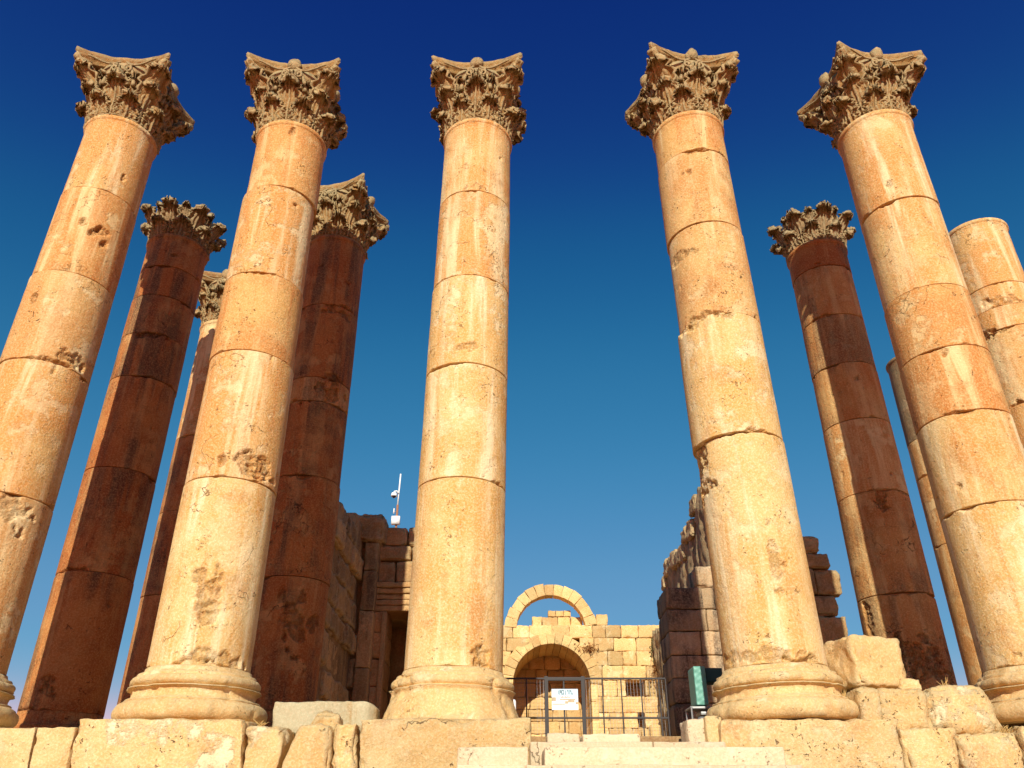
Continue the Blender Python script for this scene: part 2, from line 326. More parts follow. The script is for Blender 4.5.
# ------------------------------------------------------------------ columns
RB, RT = .722, .690
ZB, ZN = .73, 11.38
def srad(z): 
    t = np.clip((z - ZB) / (ZN - ZB), 0, 1); return RB + (RT - RB) * t + .006 * np.sin(math.pi * t)
def rings(h, res):
    e = [0, .003, .007, .015, .027, .042, .06, .085]; e = [x for x in e if x < h * .3]
    k = max(2, int((h - 2 * e[-1]) / res)); mid = list(np.linspace(e[-1], h - e[-1], k + 1)[1:-1])
    return np.array(e + mid + [h - x for x in e[::-1]])
def drum(parent, z0, z1, mat, seed, off=(0, 0), dr=0, res=.035, top_ring=False, dmg=(), chip=1., flip=None):
    rng = np.random.RandomState(seed)
    zz = rings(z1 - z0 - .011, res) + z0 + .0055
    if top_ring:   # the moulding under the capital belongs to the top drum
        zz = np.unique(np.concatenate([zz, z1 - np.array([.005, .02, .04, .06, .08, .10, .115, .13, .15, .19])]))
    n = int(2 * math.pi * .7 / res); a = np.arange(n) * 2 * math.pi / n
    Z, A = np.meshgrid(zz, a, indexing='ij'); Z = Z.ravel(); A = A.ravel()
    r = srad(Z) + dr
    if top_ring:
        t = z1 - Z
        r = r + .028 * np.sqrt(np.clip(1 - ((t - .055) / .055) ** 2, 0, 1)) + .012 * sstep(.20, .11, t)
    P0 = np.stack([np.cos(A) * .7, np.sin(A) * .7, Z], 1)
    d0 = Z - zz[0]; d1 = zz[-1] - Z
    de = d0 if top_ring else np.minimum(d0, d1)
    r = r - .010 * np.exp(-(de / .004) ** 2)
    c1 = fbm(np.stack([P0[:, 0], P0[:, 1], P0[:, 2] * .5], 1), 2.6, seed, 5); c2 = fbm(P0, 11, seed + 3, 3)
    ext = .16 * np.clip(c1 - .12, 0, 1) * (1 + .8 * c2) + .010 * np.clip(c2 + .15, 0, 1)
    scar = sstep(0, .015, ext * chip - de) * .8
    r = r - chip * sstep(0, .018, ext * chip - de) * (.012 + .13 * np.clip(c1 - .12, 0, .3))
    r = r + fbm(P0, 1.1, seed + 7, 3) * .006 + fbm(P0, 8, seed + 11, 4) * .002
    sp = sstep(.34, .52, fbm(P0, 1.6, seed + 21, 5)); r = r - sp * (.003 + .006 * np.abs(fbm(P0, 12, seed + 4, 3)))
    for (dz, da, hh, hw, dp) in dmg:
        u = ((A - da + math.pi) % (2 * math.pi) - math.pi) * .7 / hw; v = (Z - dz) / hh
        q = np.sqrt(u * u + v * v) + fbm(P0, 5.5, seed + 31, 5) * 1.7
        mk = sstep(1, .86, q); rg = np.abs(fbm(P0, 9, seed + 5, 4))
        r = r - mk * dp * (.35 + 2.2 * rg); scar = np.maximum(scar, mk * sstep(.05, .22, rg + .10 * mk))
    V = np.stack([np.cos(A) * r + off[0], np.sin(A) * r + off[1], Z], 1)
    m = len(zz)
    F = [(k * n + i, k * n + (i + 1) % n, (k + 1) * n + (i + 1) % n, (k + 1) * n + i) for k in range(m - 1) for i in range(n)]
    F += [tuple(range(n))[::-1], tuple(range((m - 1) * n, m * n))]
    return mesh('drum', V, F, mat, parent, scar=scar)
def base_part(parent, seed, worn=.0, low=False, res=150, lowr=1.04, cone=False):
    def arc(cz, h, r0, rp, k=9):
        return [(r0 + (rp - r0) * math.cos(t), cz + h / 2 * math.sin(t)) for t in np.linspace(-math.pi / 2, math.pi / 2, k)]
    if low:
        prof = [(.70, -.004), (.86, 0)] + arc(.13, .24, .82, .92) + [(.80, .26), (.78, .34)] + arc(.42, .12, .78, .83) + [(.765, .50), (.745, .56), (.73, .64), (.722, .70)]
    else:
        prof = [(.80, 0), (.93, .005)] + arc(.135, .26, .92, lowr, 13) + [(.93, .272), (.93, .292), (.885, .30), (.855, .33), (.845, .37), (.855, .41), (.88, .435), (.915, .44), (.915, .455), (.845, .462)] + arc(.535, .13, .83, .895, 11) + [(.83, .606), (.825, .612), (.825, .640), (.80, .645), (.765, .660), (.745, .685), (.735, .722)]
    if cone: prof = [(.80, 0), (1.0, .005), (1.0, .03), (.985, .08), (.97, .12), (.955, .16), (.935, .20), (.92, .24), (.905, .28), (.89, .33), (.88, .38), (.885, .43), (.915, .45), (.915, .462), (.85, .47)] + prof[-17:] if len(prof) > 30 else prof
    V, F = lathe(prof, res)
    r = np.hypot(V[:, 0], V[:, 1]); nx = V[:, :2] / r[:, None]
    V[:, 2] += np.where(V[:, 2] > .02, fbm(V, 3, seed + 40, 4) * .012, 0); d = fbm(V, 6, seed, 4) * .02 + fbm(V, 1.5, seed + 2, 3) * .01
    ch = sstep(.12, .26, fbm(V * [1, 1, .7], 2.8, seed + 5, 5)); d = d - ch * (.03 + .05 * worn) * (r > .8) * (.6 + np.abs(fbm(V, 9, seed + 9, 3)))
    if worn: d = d - worn * .05 * np.clip(fbm(V, 1.2, seed + 12, 4) + .3, 0, 1) * (r > .78)
    rn = np.maximum(r + d, .72); V[:, 0] = nx[:, 0] * rn; V[:, 1] = nx[:, 1] * rn
    return mesh('base', V, F, M['base'] if not low else M['colshade'], parent)
def ragged_(U, Vv, seed): return sstep(.7, 1, Vv) * .06 * (np.sin(U * 9.5 + seed) * .6 + np.sin(U * 21 + seed * 1.7) * .5)
def leaf(parent, mat, az, H, W, R0, curl, seed, flare=.10, z0=0., tipw=.8, nu=23, nv=34):
    u = np.linspace(-1, 1, nu); v = np.linspace(0, 1, nv); U, Vv = np.meshgrid(u, v, indexing='xy'); U = U.ravel(); Vv = Vv.ravel()
    def path(v):
        k = .66; t = np.minimum(v / k, 1); r = R0 + flare * t ** 2.2; z = z0 + H * .86 * t
        ph = np.clip((v - k) / (1 - k), 0, 1) * R(140)
        return r + curl * (1 - np.cos(ph)), z + curl * .95 * np.sin(ph)
    r, z = path(Vv)
    lob = .60 + .40 * np.abs(np.cos(math.pi * (Vv * 5.2 + .25))) ** .6 + .14 * np.sin(Vv * 61 + seed) * (np.abs(U) > .5)
    wd = W / 2 * (.82 + .30 * np.sin(math.pi * np.clip(Vv / .9, 0, 1))) * lob * np.sqrt(np.clip(1.02 - sstep(.72, 1.08, Vv) ** 1.5, .04, 1))
    wd = wd * (1 - (1 - tipw) * Vv)
    rel = .040 * np.exp(-(U / .10) ** 2) + .026 * np.cos(U * math.pi * 3.6 + Vv * 4 * np.sign(U)) * (np.abs(U) > .12)
    rel = rel + .03 * U ** 2 * np.abs(np.cos(math.pi * (Vv * 4.2 + .25)))          # lobes lift at their rims
    rel = rel + .045 * sstep(.62, .95, Vv) * np.cos(U * math.pi * 4.5) - .05 * np.exp(-((np.abs(U) - .42) / .10) ** 2 - ((Vv - .36) / .10) ** 2) - .03 * np.exp(-((np.abs(U) - .62) / .12) ** 2) * np.clip(-np.cos(2 * math.pi * (Vv * 4.2 + .25)), 0, 1)
    k = .66; ph = np.clip((Vv - k) / (1 - k), 0, 1) * R(140); nr, nz = np.cos(ph), -np.sin(ph) * 0 + np.sin(ph) * 1.0
    # normal of the path: outward at the bottom, turning up then in at the curl
    tr = np.sin(ph) * curl; tz = np.cos(ph) * curl; ln = np.hypot(tr, tz) + 1e-9
    NR, NZ = tz / ln, -tr / ln
    droop = ragged_(U, Vv, seed) + curl * .35 * U ** 2 * sstep(.55, .9, Vv)
    def lay(off):
        rr = r + (rel * (1 if off == 0 else .3) - off) * NR - (W * .35) ** 2 * U ** 2 * .25
        zz = z + (rel * (1 if off == 0 else .3) - off) * NZ - droop
        an = wd * U / R0 * .92
        P = np.stack([rr * np.cos(an), rr * np.sin(an), zz], 1)
        nse = fbm(P + seed * 3.1, 9, seed, 3)
        return P * (1 + nse[:, None] * np.array([.022, .022, .012])) + np.stack([vnoise(P * 6, seed + 8), vnoise(P * 6, seed + 9), vnoise(P * 6, seed + 10)], 1) * .016 + np.stack([vnoise(P * 16, seed + 8), vnoise(P * 16, seed + 9), vnoise(P * 16, seed + 10)], 1) * .012
    A = lay(0); B = lay(.032); V = np.concatenate([A, B]); N = nu * nv
    F = []
    for j in range(nv - 1):
        for i in range(nu - 1):
            q = (j * nu + i, j * nu + i + 1, (j + 1) * nu + i + 1, (j + 1) * nu + i)
            F.append(q); F.append(tuple(x + N for x in q[::-1]))
    for j in range(nv - 1):
        for i, s in ((0, 1), (nu - 1, -1)):
            q = (j * nu + i, (j + 1) * nu + i, (j + 1) * nu + i + N, j * nu + i + N); F.append(q if s > 0 else q[::-1])
    for i in range(nu - 1):
        F.append(((nv - 1) * nu + i, (nv - 1) * nu + i + 1, (nv - 1) * nu + i + 1 + N, (nv - 1) * nu + i + N))
        F.append((i + 1, i, i + N, i + 1 + N))
    c, s = math.cos(az), math.sin(az)
    V = np.stack([V[:, 0] * c - V[:, 1] * s, V[:, 0] * s + V[:, 1] * c, V[:, 2]], 1)
    return mesh('acanthus_leaf', V, F, mat, parent)
def spiral(cx, cz, r0, turns, sgn, start):
    t = np.linspace(0, 1, 26); ang = start + sgn * t * turns * 2 * math.pi; r = r0 * (1 - t * .82)
    return cx + r * np.cos(ang), cz + r * np.sin(ang)
def capital(col, z0, seed, mat, full=True, rot=0., broken_corner=None, fleurons=(0, 1, 2, 3)):
    rng = random.Random(seed)
    cap = bpy.data.objects.new('capital', None); S.collection.objects.link(cap); cap.parent = col; cap.location = (0, 0, z0); cap.scale = (1, 1, 1.06 if full else .96); cap.rotation_euler = (0, 0, rot)
    top = 1.30 if full else .85
    V, F = lathe([(.60, 0), (.685, .0), (.69, .03), (.64, .06), (.60, .4), (.62, .85)] + ([(.74, 1.05), (.80, 1.22), (.80, 1.30)] if full else [(.70, .98), (.6, 1.0)]), 64)
    V = V * (1 + fbm(V, 7, seed, 4)[:, None] * np.array([.03, .03, .0])); mesh('bell', V, F, mat, cap)
    for k in range(8):
        leaf(cap, mat, R(22.5 + 45 * k), .44 + rng.uniform(-.03, .03), .50, .69, .095 + rng.uniform(-.02, .03), seed * 31 + k, .07)
    for k in range(8):
        leaf(cap, mat, R(45 * k), (.86 if full else .84) + rng.uniform(-.04, .05), .46, .675, (.10 if full else .12) + rng.uniform(-.02, .03), seed * 31 + 10 + k, .14 if full else .20)
    # small leaves and stalks between the tall ones
    for k in range(8):
        az = R(22.5 + 45 * k)
        leaf(cap, mat, az, (.92 if full else .88) + rng.uniform(-.03, .03), .27, .66, .075, seed * 31 + 20 + k, .13 if full else .12, .1, nu=11, nv=24)
    if not full: return cap
    for k in range(4):
        leaf(cap, mat, R(45 + 90 * k), 1.13 + rng.uniform(-.03, .03), .50, .68, .085, seed * 31 + 40 + k, .42, .1, .7, nu=19, nv=30)
        leaf(cap, mat, R(90 * k), 1.10 + rng.uniform(-.03, .03), .34, .69, .055, seed * 31 + 50 + k, .10, .1, .8, nu=15, nv=26)
    # abacus, a slab with four hollow sides and pointed corners
    K = 37; t = np.linspace(-1, 1, K)[:-1]; out = []
    for s in range(4):
        a = s * math.pi / 2; x = 1.0 * t; y = -(.74 + .26 * np.abs(t) ** 2.1)
        cut = 1 - .06 * np.exp(-((1 - np.abs(t)) / .04) ** 2)
        x = x * cut; y = y * cut
        out.append(np.stack([x * math.cos(a) - y * math.sin(a), x * math.sin(a) + y * math.cos(a)], 1))
    out = np.concatenate(out); n = len(out)
    lv = [(.70, 1.27), (.855, 1.275), (.875, 1.30), (.885, 1.34), (.935, 1.365), (.975, 1.38), (.985, 1.40), (.985, 1.42), (1.0, 1.43), (1.0, 1.47), (1.0, 1.51), (.985, 1.53), (.6, 1.545)]
    V = np.concatenate([np.concatenate([out * s, np.full((n, 1), z)], 1) for s, z in lv])
    d = fbm(V, 7, seed + 40, 4) * .03 + sstep(.1, .5, fbm(V, 2.2, seed + 44, 3)) * -.03
    d = d + .018 * np.tile(np.sin(np.arange(n) * 2 * math.pi / 3), len(lv)) * ((V[:, 2] < 1.43) & (V[:, 2] > 1.28))
    V[:, :2] *= (1 + d)[:, None]; V[:, 2] += fbm(V, 4, seed + 50, 3) * .022
    # tendrils carved along the edge
    F = [(k * n + i, k * n + (i + 1) % n, (k + 1) * n + (i + 1) % n, (k + 1) * n + i) for k in range(len(lv) - 1) for i in range(n)]
    F += [tuple(range(n))[::-1], tuple(range((len(lv) - 1) * n, len(lv) * n))]
    if broken_corner is not None:
        for bc, cutr in broken_corner:
            a = R(bc); q = V[:, 0] * math.cos(a) + V[:, 1] * math.sin(a); ex = np.clip(q - cutr - fbm(V, 6, seed + 3, 3) * .05, 0, None)
            V[:, 0] -= ex * math.cos(a); V[:, 1] -= ex * math.sin(a)
    mesh('abacus', V, F, mat, cap)
    for k in range(4):
        a = R(45 + 90 * k); c, s = math.cos(a), math.sin(a)
        mb = MB()
        # horn that carries the corner
        t = np.linspace(0, 1, 12); rr = .72 + .58 * t ** .85; zz = .78 + .55 * t ** .70
        nn = 14; ang = np.arange(nn) * 2 * math.pi / nn; W_ = []
        for i in range(12):
            hw = .24 - .17 * t[i]; hh = .11 - .06 * t[i]
            rad = 1 + .22 * np.cos(ang * 5) + .12 * vnoise(np.stack([ang * 2, ang * 0 + i * .8, ang * 0 + k], 1), seed)
            W_.append(np.stack([rr[i] + 0 * ang - np.sin(ang) * hh * .7 * rad, np.cos(ang) * hw * rad, zz[i] + np.sin(ang) * hh * rad], 1))
        V = np.concatenate(W_); V = V + np.stack([vnoise(V * 9, seed + k), vnoise(V * 9, seed + 1 + k), vnoise(V * 9, seed + 2 + k)], 1) * .022 + np.stack([vnoise(V * 22, seed + k), vnoise(V * 22, seed + 1 + k), vnoise(V * 22, seed + 2 + k)], 1) * .022
        F = [(q * nn + i, q * nn + (i + 1) % nn, (q + 1) * nn + (i + 1) % nn, (q + 1) * nn + i) for q in range(11) for i in range(nn)] + [tuple(range(nn))[::-1], tuple(range(11 * nn, 12 * nn))]
        mb.add(V, F)
        for sd in (-1, 1):    # scrolls on both flanks of the corner
            x, z = spiral(1.12, 1.17, .115, 1.6, -1, R(80))
            lead_t = np.linspace(0, 1, 10); lx = .76 + .36 * lead_t; lz = .80 + .49 * lead_t ** .7
            P = np.stack([np.concatenate([lx[:-1], x]), np.concatenate([np.linspace(sd * .20, sd * .075, 9), np.full(26, sd * .07)]), np.concatenate([lz[:-1], z])], 1)
            V, F = tube(P, np.concatenate([np.full(20, .030), np.linspace(.030, .04, 15)]), 7)
            V = V + np.stack([vnoise(V * 12, seed + k), vnoise(V * 12, seed + 1), vnoise(V * 12, seed + 2)], 1) * .008
            mb.add(V, F)
        o = mb.build('volute', mat, cap); o.rotation_euler = (0, 0, a)
    for k in range(4):
        a = R(-90 + 90 * k)
        for sd in (-1, 1):     # inner scrolls beside the middle of each face
            mb = MB()
            x, z = spiral(sd * .135, 1.15, .105, 1.5, sd, math.pi / 2 - sd * R(20))
            lt = np.linspace(0, 1, 10)[:-1]; lx = sd * (.30 - .165 * lt ** 2); lz = .74 + .51 * lt
            P = np.stack([np.concatenate([.74 + .06 * lt, np.full(26, .815)]), np.concatenate([lx, x]), np.concatenate([lz, z])], 1)
            V, F = tube(P, np.concatenate([np.linspace(.045, .03, 9), np.full(26, .028)]), 7)
            V = V + np.stack([vnoise(V * 12, seed + k), vnoise(V * 12, seed + 1), vnoise(V * 12, seed + 2)], 1) * .008
            mb.add(V, F)
            # arched tendril running out along the slab
            q = np.linspace(0, 1, 14); P = np.stack([.80 + .13 * q ** 2, sd * (.06 + .62 * q), 1.335 - .14 * np.sin(q * math.pi) * (1 - q)], 1)
            V, F = tube(P, .022, 6); mb.add(V, F)
            o = mb.build('scroll', mat, cap); o.rotation_euler = (0, 0, a)
        if k in fleurons:
            V, F = lathe([(.01, -.13), (.07, -.12), (.12, -.07), (.14, 0), (.12, .07), (.07, .12), (.01, .13)], 18)
            V = V + np.stack([fbm(V, 9, seed + k, 3), fbm(V, 9, seed + k + 5, 3), fbm(V, 9, seed + k + 9, 3)], 1) * .05
            V = V * [.8, 1, 1.05]
            V[:, 0] += .77; V[:, 2] += 1.46
            o = mesh('fleuron', V, F, mat, cap); o.rotation_euler = (0, 0, a)
    return cap

def camaz(x, y): return math.atan2(-y, -x)
def column(label, x, y, joints, mats, seed, group='Corinthian columns of the temple porch', floor=0., cap='full', capmat='cap', low=False, worn=0., dmg=(), offs=None, chip=1., res=.027, ztop=None, fleurons=(0, 1, 2, 3), broken=None, rot=0, lowr=1.04, drs=None, lean=0., cone=False, nick=6):
    c = empty('column', label, 'column', (x, y, floor), group)
    rng = random.Random(seed); ca = camaz(x, y)
    c.rotation_euler = (0, math.atan2(lean, 10.65), 0)
    base_part(c, seed, worn, low, lowr=lowr, cone=cone)
    zt = (ztop if ztop is not None else ZN) - floor
    yf = y - .7 * math.sin(-ca)
    zs = [ZB - (.04 if low else .008) - 0] + sorted(Zt(j, yf) - floor for j in joints) + [zt]
    D = [(Zt(p, yf) - floor, ca + o, hh, hw, dp) for (p, o, hh, hw, dp) in dmg]
    for _ in range(nick): D.append((rng.uniform(1, 11), ca + rng.uniform(-1.3, 1.3), rng.choice([.02, .03, .05, .10]), rng.choice([.02, .03, .05]), rng.uniform(.02, .05)))
    for i in range(len(zs) - 1):
        of = offs[i] if offs and i < len(offs) and offs[i] else (rng.uniform(-.008, .008), rng.uniform(-.008, .008))
        drum(c, zs[i], zs[i + 1], M[mats[i % len(mats)]], seed * 17 + i, of, (drs[i] if drs and i < len(drs) else rng.uniform(-.006, .006)), res, i == len(zs) - 2, [d for d in D if zs[i] - .3 < d[0] < zs[i + 1] + .3], chip)
    if cap: capital(c, zt, seed, M[capmat], cap == 'full', rot, broken, fleurons)
    return c
# front row; damages are (pixel height, angle to the right seen from the front, half height, half width, depth)
column('tall golden column with a full capital at the far left edge', -8.20, 12.25, [190, 274, 362, 493], ['colpit', 'col', 'colpit', 'colwarm', 'col'], 11,
       dmg=[(222, -.3, .10, .10, .09), (228, .1, .14, .14, .08), (240, .3, .1, .1, .06), (352, .5, .14, .25, .05), (510, .1, .25, .45, .04)], fleurons=(1, 2, 3), chip=1.4, lean=0., rot=R(4.5), drs=[0, 0, 0, -.012, -.02])
column('golden column with a scarred lower drum, second from the left in the front row', -4.57, 12.28, [186, 273, 351, 478], ['colpale', 'col', 'colwarm', 'col', 'colwarm'], 12,
       dmg=[(462, .35, .16, .36, .07), (590, -.05, .34, .20, .045), (618, 0, .2, .12, .04), (657, .35, .10, .40, .04)], offs=[0, (.01, 0), (-.012, 0), (-.022, .0), (.025, 0)], lean=-.06, chip=1.3, rot=R(5), ztop=11.24, drs=[0, 0, 0, -.008, -.012])
column('middle golden column standing alone against the sky, nearest to the arched back wall', -.87, 12.36, [190, 275, 363, 477], ['colpale', 'colpale', 'colpale', 'col', 'col'], 13,
       dmg=[(347, -.1, .09, .18, .04), (655, .55, .2, .14, .07)], chip=1., worn=.6, lowr=1.0, fleurons=(0, 1, 2, 3), lean=.14, cone=True, rot=R(-3))
column('pitted golden column with stepped drums, just right of the pale stairs', 3.79, 12.10, [150, 222, 314, 433], ['colpale', 'colpale', 'colpit', 'colpit', 'colwarm'], 14,
       dmg=[(170, -.1, .05, .05, .08), (245, -.6, .10, .4, .02), (316, -.5, .10, .4, .05), (560, .35, .4, .06, .018), (455, -1.2, .5, .3, .07), (655, -.2, .10, .5, .018)],
       offs=[(.02, 0), (-.02, -.02), (.012, 0), (-.012, 0), (.0, 0)], drs=[-.006, .012, -.006, .004, 0], chip=1.8, lean=-.13, rot=R(8), ztop=11.30)
column('golden column with a full capital nearest the right edge of the photo', 7.58, 12.07, [200, 287, 348, 412, 503], ['colpale', 'col', 'colwarm', 'colwarm', 'col', 'col'], 15,
       dmg=[(352, .1, .09, .07, .05), (672, .2, .2, .5, .03)], chip=1.2, fleurons=(0, 3, 1), lean=-.06, rot=R(7), ztop=11.30)
# second row
column('dark shaded column with a broken leafy capital, standing between the two leftmost golden columns', -8.39, 16.01, [267, 296, 334, 377, 468, 572], ['colshade'], 21, floor=-.13, cap='leafy', capmat='capgrey', low=True,
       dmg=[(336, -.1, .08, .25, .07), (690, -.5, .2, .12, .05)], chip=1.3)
column('dark reddish column with a full capital beside the shadowed inner walls', -4.41, 16.05, [304, 377, 401, 475, 576], ['colshade', 'colshade', 'colshade', 'colmix', 'colshade'], 22, floor=-.13, low=True, capmat='cap',
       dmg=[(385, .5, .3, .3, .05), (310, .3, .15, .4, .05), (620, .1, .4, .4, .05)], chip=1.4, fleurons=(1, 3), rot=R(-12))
column('column half in shadow with a broken leafy capital, between the two rightmost golden columns', 7.71, 16.19, [266, 315, 363, 419, 491, 593], ['colmix', 'colmix', 'colwarm', 'colmix', 'colmix', 'colmix', 'colshade'], 23, floor=-.13, cap='leafy', capmat='capgrey', low=True,
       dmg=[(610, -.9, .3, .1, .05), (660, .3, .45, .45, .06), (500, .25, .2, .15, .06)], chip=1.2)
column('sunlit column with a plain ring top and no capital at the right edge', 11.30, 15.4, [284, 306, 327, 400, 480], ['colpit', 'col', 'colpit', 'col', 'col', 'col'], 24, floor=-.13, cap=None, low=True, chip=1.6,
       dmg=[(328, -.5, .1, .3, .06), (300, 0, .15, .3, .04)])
# third row
column('slim looking shaded column farthest back on the left, its capital half hidden', -8.36, 19.8, [436, 511, 595], ['colshade', 'colshade', 'colshade', 'colwarm'], 31, floor=-.13, low=True, chip=1., res=.05)
column('thin sliver of a bare column farthest back on the right', 11.55, 19.9, [434, 471, 540], ['colwarm', 'colwarm', 'colwarm', 'capgrey'], 32, floor=-.13, cap=None, low=True, chip=1.4, res=.05, ztop=10.45)

# ------------------------------------------------------------------ podium front and steps
rs = random.Random(5)
pod = empty('stone_podium', 'row of big golden stone blocks forming the temple platform edge under the front columns', 'podium', (0, 11.1, -1))
def pblock(par, name, x0, x1, z0, z1, y0, y1, seed, xt=None, rough=.02, bev=.035, lump=.0, mat='block', res=.06):
    V, F = rbox(x0, x1, y0, y1, z0, z1, res=res, bev=bev, rough=rough, seed=seed, xt=xt, lump=lump)
    if par: V = V - np.array(par.location)
    return mesh(name, V, F, M[mat], par, tint=np.full(len(V), rs.random()))
YF = 11.12
def Xp(px, py, Y=YF): return Pt(px, py, Y)[0]
# (px left, px right at top; px left, right at frame bottom; top pixel; worn)
row = [(-230, -120, 727, 0, 0, 0), (-120, 34, 727, -128, 27, 0), (36, 74, 727, 29, 66, 0), (79, 243, 718.5, 69, 241, 0), (245, 283, 727, 243, 276, .5),
       (331, 357, 722, 331, 356, .8), (360, 530, 718.5, 359, 533, .3), (720, 898, 719, 722, 906, .1), (900, 956, 728, 909, 963, .6), (958, 1018, 731, 964, 1030, 1.3), (1022, 1150, 726, 1034, 1165, 1.0), (1153, 1290, 720, 1165, 1300, .2)]
for i, (a, b, ty, a2, b2, wn) in enumerate(row):
    zt = Zt(ty, YF); zb = -1.05; f = (zt - zb) / (zt - Zt(768, YF))
    xa, xb = Xp(a, ty), Xp(b, ty)
    xa2, xb2 = Xp(a2 or a, 768), Xp(b2 or b, 768)
    if not a2: xa2 = xa; xb2 = xb
    f = min(f, 1.6)
    xa3 = xa + (xa2 - xa) * f; xb3 = xb + (xb2 - xb) * f
    pblock(pod, 'block', xa3, xb3, zb, zt, YF + (0 if ty < 722 else .03), 13.4, 100 + i, xt=(xa, xb), rough=.024 + .03 * wn, bev=.010 + .025 * wn, lump=.03 * wn, res=.045)
# boulder wedged between the second and the middle column
pblock(pod, 'block', Xp(273, 768), Xp(331, 768), -1.0, Zt(726, YF), YF - .02, 12.6, 140, xt=(Xp(297, 730), Xp(331, 730)), rough=.035, bev=.07, lump=.05)
# lower courses out of the frame, one step proud of the upper
for c in range(2):
    z1 = -1.06 - .87 * c; z0 = z1 - .86; x = -14.5; k = 0
    while x < 16:
        wd = rs.uniform(1.3, 2.2)
        if not (-.8 < x + wd / 2 < 3.6): pblock(pod, 'block', x, x + wd - .015, z0, z1, YF - .12 - .1 * c, 13, 160 + c * 30 + k, res=.2)
        x += wd; k += 1
# loose stones on the platform
def loose(label, name, x0, x1, z0, z1, y0, y1, seed, mat='block', xt=None, rough=.03, bev=.05, lump=.04, cat='stone block', rot=0, group=None):
    c = ((x0 + x1) / 2, (y0 + y1) / 2, z0)
    V, F = rbox(x0, x1, y0, y1, z0, z1, res=.05, bev=bev, rough=rough, seed=seed, xt=xt, lump=lump); V = V - np.array(c)
    o = mesh(name, V, F, M[mat], None, tint=np.full(len(V), rs.random())); o.location = c; o.rotation_euler = (0, 0, rot)
    return tag(o, label, cat, group)
Y2 = 11.55
x0, z1 = Pt(274, 701, 11.9); x1, _ = Pt(376, 700, 11.9)
# grey slab, a long piece with a rounded end
def slab():
    V, F = rbox(x0, x1, 11.9, 12.3, -.13, z1, res=.05, bev=.03, rough=.015, seed=71)
    t = sstep(x1 - .12, x1, V[:, 0]); zc = (z1 - .13) / 2; V[:, 2] = V[:, 2] - t * .06 * np.clip((V[:, 2] - zc) / .2, 0, 1); V[:, 1] += t * .12
    c = np.array([(x0 + x1) / 2, 12.1, -.13]); o = mesh('stone_slab', V - c, F, M['slab']); o.location = c
    tag(o, 'long grey streaked stone slab with a rounded end, left of the middle column base', 'stone slab')
slab()
a, zt_ = Pt(309, 713, 11.45); b, _ = Pt(345, 713, 11.45)
loose('small rounded boulder leaning in front of the grey streaked slab', 'boulder', a, b, -.2, zt_, 11.3, 11.8, 72, xt=(a + .12, b - .05), rough=.04, bev=.12, lump=.08, cat='boulder', mat='block')
a, zt_ = Pt(827, 638, 11.9); b, _ = Pt(890, 637, 11.9); zb = Zt(687, 11.75)
loose('rough squared block perched on the stones between the two right golden columns', 'stone_block', a + .12, b + .03, zb, zt_, 11.7, 12.5, 73, rough=.035, bev=.06, lump=.05, rot=R(14), mat='base')
zb2 = Zt(719, 11.5)
for (pa, pb, pt, lb, wn, sd) in [(858, 882, 688, 'narrow upright block right beside the pitted column base', .6, 74), (879, 926, 688, 'cracked golden block below the perched block, second of the tier', 1.2, 75), (928, 997, 686, 'large rounded golden block leading to the right edge column base', 1.6, 76)]:
    a = Pt(pa, 700, 11.5)[0]; b = Pt(pb, 700, 11.5)[0]; z1 = Zt(pt, 11.5)
    loose(lb, 'stone_block', a, b, -.16, z1, 11.45, 12.3, sd, rough=.03 + .012 * wn, bev=.04 + .04 * wn, lump=.05 * wn, xt=(a - .02, b - .03 - (.12 if sd == 76 else 0)))
a, z1 = Pt(896, 679, 11.8); b = Pt(917, 679, 11.8)[0]
loose('fist-like small stone lying on the tier of blocks right of the perched block', 'stone', a, b, Zt(688, 11.6) - .02, z1, 11.7, 11.95, 77, bev=.1, lump=.04, cat='stone')
# slabs and stones at the head of the stairs
for (pa, pb, pt, pbm, yy, lb, sd) in [(547, 580, 733, 745, 11.3, 'low pale slab at the stair head, left of its longer neighbour below the gate', 81), (582, 640, 733.5, 745, 11.3, 'longer low pale slab at the stair head below the fence', 82),
                                      (686, 704, 719, 745, 11.35, 'small upright pale block at the right end of the stair head', 83), (705, 722, 716, 745, 11.25, 'upright block squeezed against the plinth of the pitted column', 84)]:
    a = Pt(pa, pt, yy)[0]; b = Pt(pb, pt, yy)[0]
    loose(lb, 'stone_block', a, b, Zt(pbm, yy) - .1, Zt(pt, yy), yy, yy + .5, sd, bev=.025, rough=.015, lump=.01, mat='pale' if sd < 84 else 'block')
st = empty('stone_stairs', 'pale new stone stairs leading up between the middle and the pitted column', 'stairs', (1.4, 10, -2.8))
steps = [(530, 726, 741.5, 10.62, 11.9), (457, 785, 746.5, 9.55, 10.9), (457, 803, 764.5, 9.15, 9.9)]
prev = None
tops = []
for i, (a, b, ty, y0, y1) in enumerate(steps):
    zt_ = Zt(ty, y0); xa = Pt(a, ty, y0)[0]; xb = Pt(b, ty, y0)[0]; tops.append(zt_)
    # each step is laid from a few long stones
    cuts = [xa] + sorted(rs.uniform(xa + .6, xb - .6) for _ in range(2)) + [xb] if i else [xa, xa + 1.5, xb]
    for j in range(len(cuts) - 1):
        if cuts[j + 1] - cuts[j] > .2: pblock(st, 'step', cuts[j], cuts[j + 1] - .006, -2.85, zt_, y0, y1, 200 + i * 5 + j, rough=.006, bev=.018, mat='pale', res=.12)
z = tops[-1]; y = 9.15; i = 0
while z > -2.6:
    z -= .17; y -= .36; i += 1
    pblock(st, 'step', -1.6 - .06 * i, 4.4 + .06 * i, -2.9, z, y, y + .5, 230 + i, rough=.006, bev=.018, mat='pale', res=.3)

